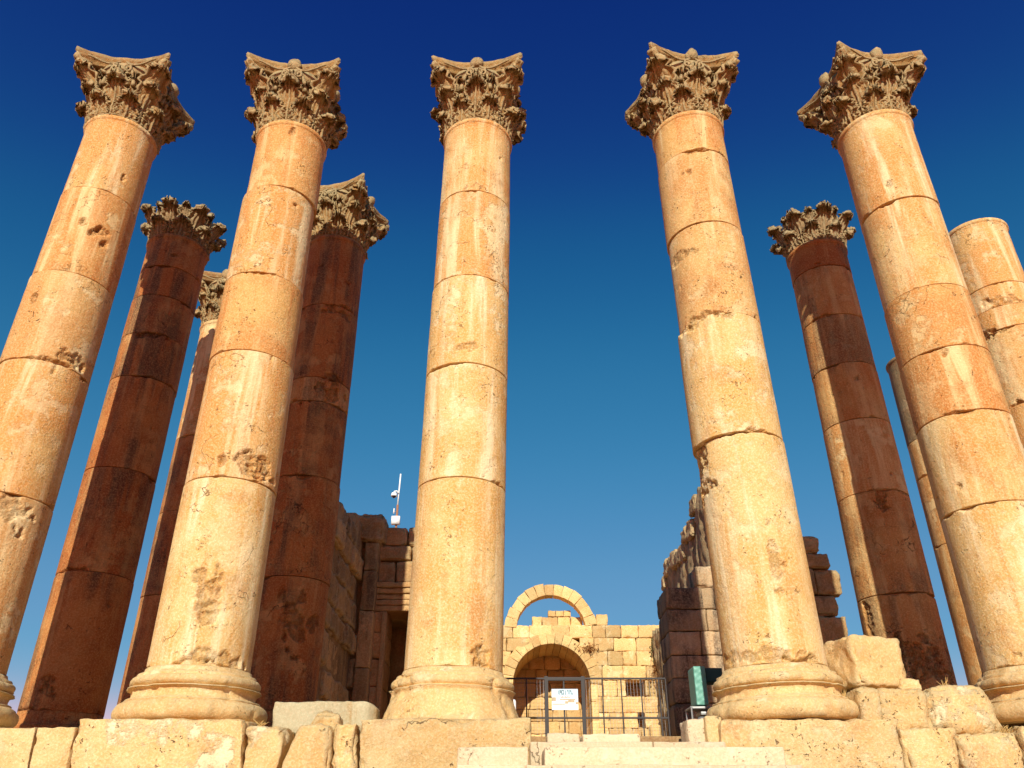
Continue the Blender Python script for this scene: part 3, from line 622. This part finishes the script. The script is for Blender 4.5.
# ------------------------------------------------------------------ masonry
def wall(mb, x0, x1, zs, y0, y1, bl, seed, prof=None, holes=(), arch=None, jit=.03, rough=.028, bev=.015, gap=.008, res=.15, ends=None):
    r = random.Random(seed)
    for k in range(len(zs) - 1):
        a, b = zs[k], zs[k + 1]
        cuts = [x0 if not ends else ends[k][0]]; xe = x1 if not ends else ends[k][1]
        x = cuts[0] + r.uniform(.4, 1) * bl
        while x < xe - bl * .4: cuts.append(x); x += r.uniform(.7, 1.35) * bl
        cuts.append(xe)
        segs = [(cuts[i], cuts[i + 1], cuts[i], cuts[i + 1]) for i in range(len(cuts) - 1)]
        for (hx0, hx1, hz0, hz1) in holes:
            if a < hz1 - .05 and b > hz0 + .05:
                ns = []
                for s in segs:
                    if s[1] <= hx0 or s[0] >= hx1: ns.append(s); continue
                    if s[0] < hx0 - .05: ns.append((s[0], hx0, s[2], hx0))
                    if s[1] > hx1 + .05: ns.append((hx1, s[1], hx1, s[3]))
                segs = ns
        if arch:
            ac, az, ar = arch
            def hw(zv): return ar if zv <= az else math.sqrt(max(0, ar * ar - (zv - az) ** 2))
            wb, wt = hw(a), hw(b)
            if wb > 0:
                ns = []
                for s in segs:
                    if s[1] <= ac - wb or s[0] >= ac + wb: ns.append(s); continue
                    if s[0] < ac - wb: ns.append((s[0], ac - wb, s[0], ac - wt))
                    if s[1] > ac + wb: ns.append((ac + wb, s[1], ac + wt, s[1]))
                segs = ns
        for s in segs:
            if s[1] - s[0] < .08: continue
            if prof and b > prof((s[0] + s[1]) / 2) + r.uniform(-.2, .2): continue
            j = r.uniform(-jit, jit)
            V, F = rbox(s[0] + gap / 2, s[1] - gap / 2, y0 + j, y1, a + gap / 2, b - gap / 2, res=res, bev=bev, rough=rough, seed=r.randint(0, 9999), xt=(s[2] + gap / 2, s[3] - gap / 2), maxn=14)
            mb.add(V, F, r.random())
def vring(mb, cx, cz, r0, r1, y0, y1, a0, a1, n, seed, rough=.012, jit=.02):
    r = random.Random(seed)
    for i in range(n):
        t0 = a0 + (a1 - a0) * i / n + .004; t1 = a0 + (a1 - a0) * (i + 1) / n - .004
        j = r.uniform(-jit, jit); ro = r1 + r.uniform(-.05, .05)
        V, F = rbox(0, 1, y0 + j, y1, 0, 1, res=.15, bev=.02, rough=0, seed=i)
        V2 = V.copy(); ang = t0 + (t1 - t0) * V[:, 0]; rad = r0 + (ro - r0) * V[:, 2]
        V2[:, 0] = cx + rad * np.cos(ang); V2[:, 2] = cz + rad * np.sin(ang); V2[:, 1] = V[:, 1]
        V2 = V2 + np.stack([fbm(V2, 4, seed + i, 3), fbm(V2, 4, seed + i + 3, 3), fbm(V2, 4, seed + i + 6, 3)], 1) * rough
        mb.add(V2, [f[::-1] for f in F], r.random())
def xbox(*a, **k): return rbox(*a, **k)

# --- back wall of the cella with its arched doorway and the free standing arch
YB = 42.; AC, AZ, AR = 1.98, 4.87, 1.93
bw = empty('back_wall', 'sunlit masonry wall at the back with an arched doorway and a bare arch on top', 'wall', (2, YB, -.13))
mb = MB(); zs = [-.2, .6, 1.35, 2.1, 2.85, 3.55, 4.3, 5.05, 5.75, 6.45, 7.1, 7.74]
hx0, hz0 = Pt(625.5, 678.5, YB); hx1, hz1 = Pt(644, 672, YB)
h2x0, _ = Pt(637, 703, YB); h2x1, _ = Pt(644, 703, YB)
wall(mb, -3.9, 7.7, zs, YB, YB + 1.1, .95, 301, arch=(AC, AZ, AR + .22), holes=[(hx0, hx1, 4.3, 5.05), (h2x0, h2x1, 2.85, 3.55)])
mb.V = [v - np.array([2, YB, -.13]) for v in mb.V]; mb.build('wall_face', M['wall'], bw)
mb = MB(); wall(mb, -3.9, 8.6, [-.2, 1.2, 2.9, 4.2, 5.4, 6.4, 7.6], YB + 1.15, YB + 1.5, 1.4, 302, arch=(AC, AZ, AR + .25)); mb.V = [v - np.array([2, YB, -.13]) for v in mb.V]; mb.build('wall_core', M['rwall'], bw)
mb = MB(); vring(mb, AC, AZ, AR, AR + .52, YB - .05, YB + 3.4, 0, math.pi, 17, 303)
for sx in (-1, 1):
    for k in range(6):
        za, zb_ = [-.2, .6, 1.5, 2.3, 3.2, 4.05, AZ][k:k + 2]
        xa = AC + sx * AR; xb = AC + sx * (AR + .35); V, F = rbox(min(xa, xb), max(xa, xb), YB - .03, YB + 3.4, za + .005, zb_ - .005, res=.3, seed=310 + k); mb.add(V, F, rs.random())
mb.V = [v - np.array([2, YB, -.13]) for v in mb.V]; mb.build('arch_voussoirs', M['wall'], bw)
mb = MB(); V, F = rbox(AC - AR - .6, AC + AR + .6, YB + 3.9, YB + 4.3, -.2, 7.45, res=2, rough=0); mb.add(V, F, .4); wall(mb, AC - AR - .5, AC + AR + .5, [-.2, .5, 1.1, 1.7, 2.3, 2.9, 3.5, 4.1, 4.7, 5.4, 6.1, 7.4], YB + 3.42, YB + 4.2, .7, 304, jit=.06, rough=.03); mb.V = [v - np.array([2, YB, -.13]) for v in mb.V]; mb.build('recess_wall', M['wall'], bw)
mb = MB(); vring(mb, 2.0, 7.48, 1.79, 2.38, YB + .02, YB + .75, R(7), R(176), 13, 305, rough=.03, jit=.03)
V, F = rbox(4.35, 4.95, YB + .05, YB + .8, 7.75, 8.3, res=.12, seed=316, rough=.03); mb.add(V, F, .5)
mb.V = [v - np.array([2, YB, -.13]) for v in mb.V]; mb.build('upper_arch', M['wall'], bw)
mb = MB(); wall(mb, 1.05, 3.7, [7.75, 8.35], YB + .85, YB + 1.5, .8, 306, jit=.03, rough=.03); wall(mb, 1.9, 3.1, [8.36, 8.68], YB + .85, YB + 1.5, .5, 307, jit=.03, rough=.03)
mb.V = [v - np.array([2, YB, -.13]) for v in mb.V]; mb.build('parapet', M['wall'], bw)

# --- tall ragged side wall on the right, running back
sw = empty('side_wall', 'tall ragged rubble wall with a streaked face behind the stained pier on the right', 'wall', (7.2, 33, -.13))
nyy, nzz = 150, 90
def side_face(x0, y0, y1, topf, seed, thick, mat, name, par):
    ys = np.linspace(y0, y1, nyy); V = []
    tp = np.array([topf(v) for v in ys])
    tt = np.linspace(0, 1, nzz)
    YY = np.repeat(ys[:, None], nzz, 1); ZZ = -.2 + (tp[:, None] + .2) * tt[None]
    P = np.stack([np.full(YY.size, x0), YY.ravel(), ZZ.ravel()], 1)
    d = fbm(P * [1, 1.6, .45], 1.2, seed, 5) * .34 + fbm(P * [1, 1, .5], 5, seed + 4, 4) * .12
    P[:, 0] += d
    Q = P.copy(); Q[:, 0] = x0 + thick + d * .5
    V = np.concatenate([P, Q]); N = len(P); F = []
    for i in range(nyy - 1):
        for j in range(nzz - 1):
            a = i * nzz + j; q = (a, a + 1, a + nzz + 1, a + nzz); F.append(q); F.append(tuple(t + N for t in q[::-1]))
        a = i * nzz + nzz - 1; F.append((a, a + N, a + nzz + N, a + nzz))
    for j in range(nzz - 1):
        F.append((j, j + N, j + 1 + N, j + 1)); b = (nyy - 1) * nzz + j; F.append((b, b + 1, b + 1 + N, b + N))
    return mesh(name, V - np.array(par.location), F, mat, par)
_r = np.random.RandomState(7); _st = np.cumsum(_r.uniform(.5, 1.3, 60)); _hv = _r.uniform(-.5, .3, 61)
def topf(v): return (9.25 if v < 37.4 else 7.4) + _hv[np.searchsorted(_st, v - 22)] + (.5 if v < 29.5 else 0) + .1 * math.sin(v * 9)
side_face(7.15, 24.1, 42.6, topf, 55, 1.6, M['rubble'], 'rubble_face', sw)
mb = MB()
for k in range(9):
    yy = 29.3 + k * .92; V, F = rbox(6.98, 7.9, yy, yy + .9, topf(yy) - .55, topf(yy) + _r.uniform(0, .25), res=.1, bev=.1, rough=.06, lump=.08, seed=560 + k); mb.add(V, F, _r.uniform())
mb.V = [v - np.array([7.2, 33, -.13]) for v in mb.V]; mb.build('coping_stones', M['rubble'], sw)
sl_ = empty('side_wall', 'cella side wall on the left, glimpsed behind the middle column', 'wall', (-4.2, 33, -.13))
side_face(-5.45, 24.1, 42.6, lambda v: 5.6 + .4 * math.sin(v * 2.1) + .3 * math.sin(v * 5.3), 57, 1.5, M['rubble'], 'rubble_face', sl_)

# --- right front pier with black stains, and the stepped ruin end
YW = 22.5
pr = empty('wall_pier', 'black-stained squared stone pier right of the fence, left of the pitted column', 'pier', (5, YW, -.13))
mb = MB()
pz = [Zt(q, YW) for q in (790, 764, 735, 703, 678, 655, 631, 609, 587)]; pz[0] = -.2
wall(mb, 4.30, 6.6, pz, YW, YW + 1.5, 1.5, 401, jit=.015, bev=.035, rough=.02)
mb.V = [v - np.array([5, YW, -.13]) for v in mb.V]; o = mb.build('courses', M['dwall'], pr)
a, zt_ = Pt(694, 565, YW); V, F = rbox(a, a + .55, YW + .1, YW + 1.0, Zt(586.5, YW), zt_, res=.07, bev=.08, rough=.04, lump=.05, seed=402)
mesh('loose_top_block', V - np.array([5, YW, -.13]), F, M['dwall'], pr, tint=np.full(len(V), .6))
re_ = empty('ruined_wall', 'stepped dark wall end with jutting blocks seen right of the pitted column', 'wall', (8, YW, -.13))
mb = MB()
ends = [(6.62, 9.3), (6.62, 9.3), (6.62, 9.3)]
rz = [-.2, .9, 1.9]
for (q0, q1) in [(645, 850), (615, 850), (594, 838), (568, 843), (553, 829), (536, 819)]: pass
rz = [-.2, .6, 1.4, 2.2, Zt(647, YW), Zt(615, YW), Zt(594, YW), Zt(568, YW), Zt(553, YW), Zt(536, YW)]
re = [9.2, 9.2, 9.15, 9.1, Pt(850, 630, YW)[0], Pt(840, 605, YW)[0], Pt(843, 580, YW)[0], Pt(830, 560, YW)[0], Pt(819.5, 545, YW)[0]]
wall(mb, 6.62, 9.2, rz, YW, YW + 1.2, .9, 403, jit=.12, bev=.06, rough=.05, gap=.03, res=.1, ends=[(6.62 if k < 7 else 7.3, e) for k, e in enumerate(re)])
mb.V = [v - np.array([8, YW, -.13]) for v in mb.V]; mb.build('courses', M['rwall'], re_)

# --- left front wall with a doorway niche, the pilaster and the rough inner face of the anta
lw = empty('front_wall', 'shadowed inner wall with a small dark doorway, just left of the middle column', 'wall', (-2.5, YW, -.13))
mb = MB()
dx0 = Pt(385, 640, YW)[0]; dx1 = Pt(407.5, 640, YW)[0]; dz1 = Zt(611, YW)
lz = [-.2, .55, 1.25, 2.0, 2.7, 3.4, dz1]
wall(mb, -3.95, -1.3, lz, YW, YW + 1.3, .9, 411, holes=[(dx0, dx1, .0, dz1)], bev=.025, jit=.012)
zc = Zt(583, YW)
wall(mb, -3.95, -1.3, [zc, Zt(560, YW), Zt(545, YW), Zt(526, YW)], YW + .03, YW + 1.3, 1.1, 412, bev=.05, jit=.05, rough=.03, gap=.03)
mb.V = [v - np.array([-2.5, YW, -.13]) for v in mb.V]; mb.build('courses', M['fwall'], lw)
# cornice over the door: stacked mouldings
mb = MB()
cz = np.linspace(dz1, zc, 6); pj = [.02, .05, .04, .10, .16]
for k in range(5):
    V, F = rbox(-3.95, -1.3, YW - pj[k], YW + 1.2, cz[k] + .004, cz[k + 1] - .004, res=.12, bev=.02, rough=.012, seed=420 + k, maxn=30); mb.add(V, F, .6)
mb.V = [v - np.array([-2.5, YW, -.13]) for v in mb.V]; mb.build('cornice', M['fwall'], lw)
mb = MB(); V, F = rbox(dx0 - .4, dx1 + .9, YW + 2.6, YW + 2.85, -.2, dz1 + .1, res=.3, seed=431); mb.add(V, F, .3)
V, F = rbox(dx0 - .4, dx1 + .9, YW + 1.2, YW + 2.7, dz1 + .05, dz1 + .3, res=.4, seed=433); mb.add(V, F, .3)  # unseen roof slab added to keep sunlight off the recess backing
V, F = rbox(-4.7, -4.0, 22.7, 23.6, -.2, 6.0, res=.4, seed=434); mb.add(V, F, .3)
for (xa, xb) in ((dx0 - .13, dx0 + .003), (dx1 - .003, dx1 + .13)):
    V, F = rbox(xa, xb, YW - .05, YW + .3, -.2, dz1 - .02, res=.2, bev=.02, seed=432); mb.add(V, F, .6)
mb.V = [v - np.array([-2.5, YW, -.13]) for v in mb.V]; mb.build('door_surround', M['fwall'], lw)
an = empty('anta_wall', 'rough dark block wall with a smooth reddish pilaster beside the dark reddish column', 'wall', (-4.4, 20, -.13))
# rough side face: blocks laid along Y
mb = MB(); az_ = [-.2, .5, 1.25, 1.9, 2.7, 3.3, 4.05, 4.7, 5.35, 5.95]
r = random.Random(77)
for k in range(len(az_) - 1):
    yy = 18.1 + r.uniform(-.1, .2)
    while yy < 22.3:
        ln = r.uniform(.7, 1.3); y2 = min(yy + ln, 22.45)
        if not (k == len(az_) - 2 and r.random() < .3):
            V, F = rbox(-5.5, -4.22 + r.uniform(-.13, .08), yy + .02, y2 - .02, az_[k] + .02, az_[k + 1] - .02, res=.1, bev=.08, rough=.05, lump=.05, seed=r.randint(0, 9999), maxn=16); mb.add(V, F, r.random())
        yy = y2
V, F = rbox(-5.4, -4.32, 18.3, 22.3, -.2, 5.3, res=.5, seed=1); mb.add(V, F, .2)
V, F = rbox(-5.35, -4.26, 21.0, 22.4, 5.0, Zt(520, 21.7), res=.1, bev=.12, rough=.05, lump=.08, seed=3); mb.add(V, F, .4)
mb.V = [v - np.array([-4.4, 20, -.13]) for v in mb.V]; mb.build('rough_face', M['rwall'], an)
mb = MB()
xa = Pt(361, 600, 22.2)[0]; xb = Pt(375, 600, 22.2)[0]
pzz = [-.2, 1.0, 2.4, 3.9, 5.0, Zt(543, 22.2)]
for k in range(5):
    V, F = rbox(xa, xb, 22.1, 23.2, pzz[k] + .004, pzz[k + 1] - .004, res=.1, bev=.03, rough=.015, seed=440 + k); mb.add(V, F, r.random())
V, F = rbox(xa - .35, xb + .10, 22.0, 23.2, pzz[-1], Zt(515, 22.2), res=.07, bev=.12, rough=.05, lump=.06, seed=446); mb.add(V, F, .4)
mb.V = [v - np.array([-4.4, 20, -.13]) for v in mb.V]; mb.build('pilaster', M['rwall'], an)

# ------------------------------------------------------------------ fence with gate and sign
YG = 20.
fe = empty('metal_fence', 'dark thin-barred metal fence with wire mesh closing the way to the arch', 'fence', (1.6, YG, -.13))
def bar(mb, x0, x1, z0, z1, y=YG, t=.02): V, F = rbox(x0, x1, y - t, y + t, z0, z1, res=5, bev=.004, rough=0); mb.add(V, F)
def loc(mb, l): mb.V = [v - np.array(l) for v in mb.V]
L3 = (1.6, YG, -.13)
zt_ = Zt(678.5, YG); zm = Zt(718, YG)
xs = [Pt(q, 700, YG)[0] for q in (470, 498, 526.5)] + [Pt(q, 700, YG)[0] for q in (603, 622, 642, 660, 667)]
xg0 = Pt(546.5, 700, YG)[0]; xg1 = Pt(583.5, 700, YG)[0]
for (a, b) in ((xs[0], xg0), (xg1, xs[-1])):
    mb = MB(); bar(mb, a, b, zt_ - .02, zt_ + .02); bar(mb, a, b, zm - .02, zm + .02); bar(mb, a, b, -.02, .02); loc(mb, L3); mb.build('fence_frame', M['iron'], fe, False)
for x in xs:
    mb = MB(); bar(mb, x - .015, x + .015, -.13, zt_, t=.015); loc(mb, L3); mb.build('picket', M['iron'], fe, False)
for (a, b) in ((xs[0], xg0), (xg1, xs[-1])):
    mb = MB(); x = a
    while x < b: V, F = tube([(x, YG + .02, 0), (x, YG + .02, zt_)], .0022, 3); mb.add(V, F); x += .075
    z = 0
    while z < zt_: V, F = tube([(a, YG + .022, z), (b, YG + .022, z)], .0022, 3); mb.add(V, F); z += .075
    loc(mb, L3); mb.build('wire_mesh', M['zinc'], fe, False)
gt = bpy.data.objects.new('gate', None); S.collection.objects.link(gt); gt.parent = fe
mb = MB(); zg = zt_ + .05
for x in (xg0, xg1): bar(mb, x - .045, x + .045, -.13, zg, t=.035)
bar(mb, xg0, xg1, zt_ - .05, zt_ + .03, t=.03); bar(mb, xg0, xg1, zm - .02, zm + .02); xm = (xg0 + xg1) / 2 - .02
bar(mb, xm - .018, xm + .018, -.1, zt_ - .04, t=.015); loc(mb, L3); mb.build('gate_frame', M['iron'], gt, False)
sx0, sz1 = Pt(551.5, 689, YG - .06); sx1, sz0 = Pt(578.5, 710, YG - .06)
sg = empty('sign', 'white and pale blue picture sign with dark lettering hung on the gate', 'sign', ((sx0 + sx1) / 2, YG - .06, sz0))
L4 = tuple(sg.location); wS = sx1 - sx0; hS = sz1 - sz0
def quad(name, u0, u1, v0, v1, mat, d=.014):
    mb = MB(); V, F = rbox(sx0 + wS * u0, sx0 + wS * u1, YG - .06 - d, YG - .05, sz0 + hS * v0, sz0 + hS * v1, res=5, bev=.001, rough=0); mb.add(V, F); loc(mb, L4); return mb
quad('', 0, 1, 0, 1, None, .008).build('panel', M['signw'], sg, False)
quad('', .0, 1, .62, 1, None, .011).build('sky_band', M['signb'], sg, False)
mb = quad('', .0, .16, .42, .60, None, .012)
for (u0, u1, v0, v1) in ((.5, .62, .30, .42), (.62, .86, .36, .50), (.02, .5, .255, .30), (.9, 1., .27, .38), (.3, .9, .47, .52)): 
    q = quad('', u0, u1, v0, v1, None, .013); mb.add(q.V[0], q.F)
mb.build('picture', M['brown'], sg, False)
mb = MB()
for (u, wd, v0, v1) in [(.25, .018, .74, .93), (.29, .018, .72, .95), (.33, .05, .80, .95), (.37, .018, .72, .9), (.40, .05, .90, .95), (.40, .05, .73, .78), (.445, .018, .73, .95), (.52, .02, .71, .93), (.60, .04, .88, .95), (.625, .018, .74, .92), (.68, .018, .73, .95), (.70, .05, .88, .93), (.735, .018, .73, .9), (.77, .025, .72, .82)]:
    q = quad('', u, u + wd, v0, v1, None, .016); mb.add(q.V[0], q.F)
mb.build('lettering', M['ink'], sg, False)
mb = MB()
for k in range(7):
    q = quad('', .35 + .05 * k, .38 + .05 * k, .57, .63 + .02 * (k % 2), None, .015); mb.add(q.V[0], q.F)
mb.build('small_lettering', M['inkr'], sg, False)

# ------------------------------------------------------------------ tarp-covered cabinet on its metal frame
YC = 14.6
cx0, cz1 = Pt(693, 666, YC); cx1 = Pt(707.5, 690, YC)[0]; cz0 = Zt(705, YC); cx2 = Pt(724, 670, YC)[0]
cb = empty('covered_cabinet', 'small cabinet wrapped in teal tarp on a metal frame, left of the pitted column base', 'cabinet', (cx0, YC, -.13)); L5 = tuple(cb.location)
mb = MB(); V, F = rbox(cx0, cx1, YC, YC + .5, cz0, cz1, res=.035, bev=.02, rough=.0, seed=5)
V[:, 1] += .007 * np.sin(V[:, 2] * 41 + V[:, 0] * 22) + .006 * np.sin(V[:, 2] * 67 - V[:, 0] * 50); mb.add(V, F); loc(mb, L5); mb.build('tarp', M['teal'], cb)
mb = MB(); V, F = rbox(cx1 + .01, cx2, YC + .12, YC + .5, Zt(681, YC), cz1 - .01, res=.05, bev=.015, rough=0.006, seed=6); mb.add(V, F); loc(mb, L5); mb.build('shaded_side_cloth', M['dteal'], cb)  # right side of the cover, its shade painted in as colour
mb = MB()
for (xx, yy) in ((cx0 - .10, YC), (cx1 + .12, YC), (cx0 - .10, YC + .45), (cx1 + .12, YC + .45), (cx2, YC + .45), (cx2, YC + .1)):
    V, F = tube([(xx, yy, -.13), (xx, yy, cz0 - .03 if xx < cx2 else Zt(681, YC))], .018, 8); mb.add(V, F)
V, F = rbox(cx0 - .12, cx1 + .14, YC, YC + .47, cz0 - .06, cz0 - .02, res=1, bev=.01, rough=0); mb.add(V, F)
V, F = rbox(cx0 + .05, cx1 + .1, YC - .02, YC + .4, cz0 - .16, cz0 - .10, res=1, bev=.01, rough=0); mb.add(V, F)
loc(mb, L5); mb.build('metal_frame', M['zinc'], cb, False)
V, F = lathe([(.005, -.10), (.08, -.09), (.12, -.03), (.12, .03), (.08, .09), (.005, .1)], 20); V += np.array([.05, -.03, cz0 - .12 + .13]); mesh('round_canister', V * [.7, .7, .7] + np.array([.02, 0, .04]), F, M['zinc'], cb)
mb = MB(); V, F = rbox(cx0 + .12, cx1 + .12, YC + .05, YC + .4, -.1, cz0 - .17, res=1, bev=.01, rough=0); mb.add(V, F); loc(mb, L5); mb.build('dark_box', M['black'], cb, False)

# ------------------------------------------------------------------ camera mast on the left wall
YM = 27.
mx, mz0 = Pt(395.5, 535, YM); _, mz1 = Pt(398.5, 474, YM)
ms = empty('camera_mast', 'thin mast with a white dome camera and junction box rising above the shadowed wall', 'camera mast', (mx, YM, mz0)); L6 = tuple(ms.location)
def part(name, V, F, mat): return mesh(name, np.asarray(V) - np.array(L6), F, M[mat], ms)
V, F = tube([(mx, YM, 5.3), (mx, YM, Zt(505, YM))], .04, 10); part('pole', V, F, 'rust')
V, F = tube([(mx, YM, Zt(505, YM)), (mx + .03, YM, mz1)], .026, 10); part('upper_pole', V, F, 'white')
V, F = rbox(mx - .17, mx + .13, YM - .14, YM + .02, Zt(525, YM), Zt(517, YM), res=1, bev=.012, rough=0); part('junction_box', V, F, 'white')
V, F = tube([(mx, YM - .02, Zt(494, YM)), (mx - .06, YM - .06, Zt(491.5, YM)), (mx - .13, YM - .10, Zt(492.5, YM)), (mx - .14, YM - .1, Zt(495, YM))], .03, 8); part('bracket', V, F, 'white')
dz = Zt(496.5, YM)
V, F = lathe([(.01, .11), (.09, .09), (.11, 0), (.11, -.03), (.02, -.031)], 20); V += [mx - .14, YM - .1, dz]; part('camera_housing', V, F, 'white')
V, F = lathe([(.005, -.10), (.045, -.085), (.07, -.05), (.072, -.03), (.01, -.028)], 20); V += [mx - .14, YM - .1, dz]; part('dome', V, F, 'black')
V, F = tube([(mx - .11, YM - .05, Zt(514, YM)), (mx - .11, YM - .05, Zt(509, YM))], .02, 8); part('antenna', V, F, 'white')
V, F = tube([(mx - .11, YM - .05, Zt(512, YM)), (mx, YM, Zt(512, YM))], .01, 6); part('stub_arm', V, F, 'zinc')

# post and box seen beside the second column's base; white bollard beside the middle column's base
px_, pz_ = Pt(259.5, 668, 19.); pp = empty('sign_post', 'pale post with a small dark box behind the base of the second column', 'post', (px_, 19., -.13))
V, F = rbox(-.04, .04, -.04, .04, 0, pz_ + .13, res=1, bev=.01, rough=0); mesh('post', V, F, M['white'], pp)
V, F = rbox(-.17, -.045, -.1, .04, Zt(683, 19) + .13, Zt(676, 19) + .13, res=1, bev=.01, rough=0); mesh('box', V, F, M['black'], pp)
px_, pz_ = Pt(513.5, 700, 13.5); V, F = lathe([(.04, 0), (.06, .01), (.05, .03), (.04, .05), (.04, pz_ + .10), (.03, pz_ + .13), (.005, pz_ + .14)], 16)
o = mesh('bollard', V, F, M['white']); o.location = (px_, 13.5, -.13); tag(o, 'short white post just right of the middle column base', 'bollard')
# fallen stones in front of the back wall
for i, (pa, pb, pt, hh, lb) in enumerate([(650, 661, 724, 1.0, 'short broken column stump at the foot of the back wall, right end'), (642, 650, 729, .8, 'small fallen stone left of the broken stump by the back wall'), (528, 546, 736, .6, 'fallen stone below the arch, left of the gate')]):
    a, z1 = Pt(pa, pt, 39.5); b = Pt(pb, pt, 39.5)[0]
    V, F = rbox(a, b, 39.5, 40.1, -.15, z1, res=.12, bev=.12, rough=.05, lump=.08, seed=500 + i)
    c = np.array([(a + b) / 2, 39.8, -.15]); o = mesh('fallen_stone', V - c, F, M['wall'], tint=np.full(len(V), .5)); o.location = c; tag(o, lb, 'stone')

# ------------------------------------------------------------------ dry plants
def tuft(label, x, y, z, n, h, spread, mat, seed, name='dry_grass', down=0., cat='dry plant', leafy=0):
    r = random.Random(seed); mb = MB()
    for i in range(n):
        a = r.uniform(0, 2 * math.pi); l = h * r.uniform(.5, 1.1); s = spread * r.uniform(.2, 1); bx = r.gauss(0, spread * .25); by = r.gauss(0, spread * .2)
        t = np.linspace(0, 1, 6); P = np.stack([bx + math.cos(a) * s * t ** 1.4, by + math.sin(a) * s * t ** 1.4 - .02, l * t - (down * l) * t ** 2.2], 1)
        V, F = tube(P, np.linspace(.006, .0015, 6) * (1 + h), 4); mb.add(V, F)
        for k in range(leafy):
            q = P[r.randint(1, 5)] + np.array([r.gauss(0, .03), r.gauss(0, .03), r.gauss(0, .03)]); d = np.array([r.gauss(0, 1), r.gauss(0, 1), r.gauss(0, 1)]); d /= np.linalg.norm(d); e = np.cross(d, [0, .3, 1]); e /= np.linalg.norm(e) + 1e-6
            L_ = .05 * (1 + h); mb.add(np.array([q - d * L_, q + e * L_ * .4, q + d * L_, q - e * L_ * .4]), [(0, 1, 2, 3)])
    o = mb.build(name, M[mat], None, False); o.location = (x, y, z); return tag(o, label, cat)
tuft('dry brown bush growing from the back wall right of the arch', Pt(590, 650, 41.9)[0], 41.9, Zt(652, 41.9), 34, .55, .6, 'dryleaf', 1, 'dry_bush', .4, leafy=4)
tuft('straw-coloured grass in the gap beside the right edge column base', Pt(1003, 735, 11.5)[0], 11.5, Zt(738, 11.5), 70, .20, .16, 'straw', 2, down=.3)
tuft('few dry stalks on top of the blocks before the half shadowed column', Pt(945, 688, 11.8)[0], 11.8, Zt(688, 11.8), 10, .13, .10, 'straw', 3)
tuft('dry grass between the pitted column base and the perched block', Pt(846, 700, 11.6)[0], 11.75, Zt(706, 11.75), 40, .20, .08, 'straw', 4)
tuft('dark weed hanging down the right end of the back wall', Pt(658, 660, 41.6)[0], 41.7, Zt(640, 41.6), 50, .6, .35, 'green', 5, 'wall_weed', 2.6, leafy=5)
tuft('lower weed clump on the right end of the back wall', Pt(659, 690, 41.6)[0], 41.7, Zt(668, 41.6), 50, .6, .35, 'dryleaf', 6, 'wall_weed', 2.4, leafy=5)
tuft('thin dry stalks at the corner of the block beside the second column base', Pt(262, 722, 11.6)[0], 11.6, Zt(727, 11.6), 14, .10, .10, 'straw', 7)
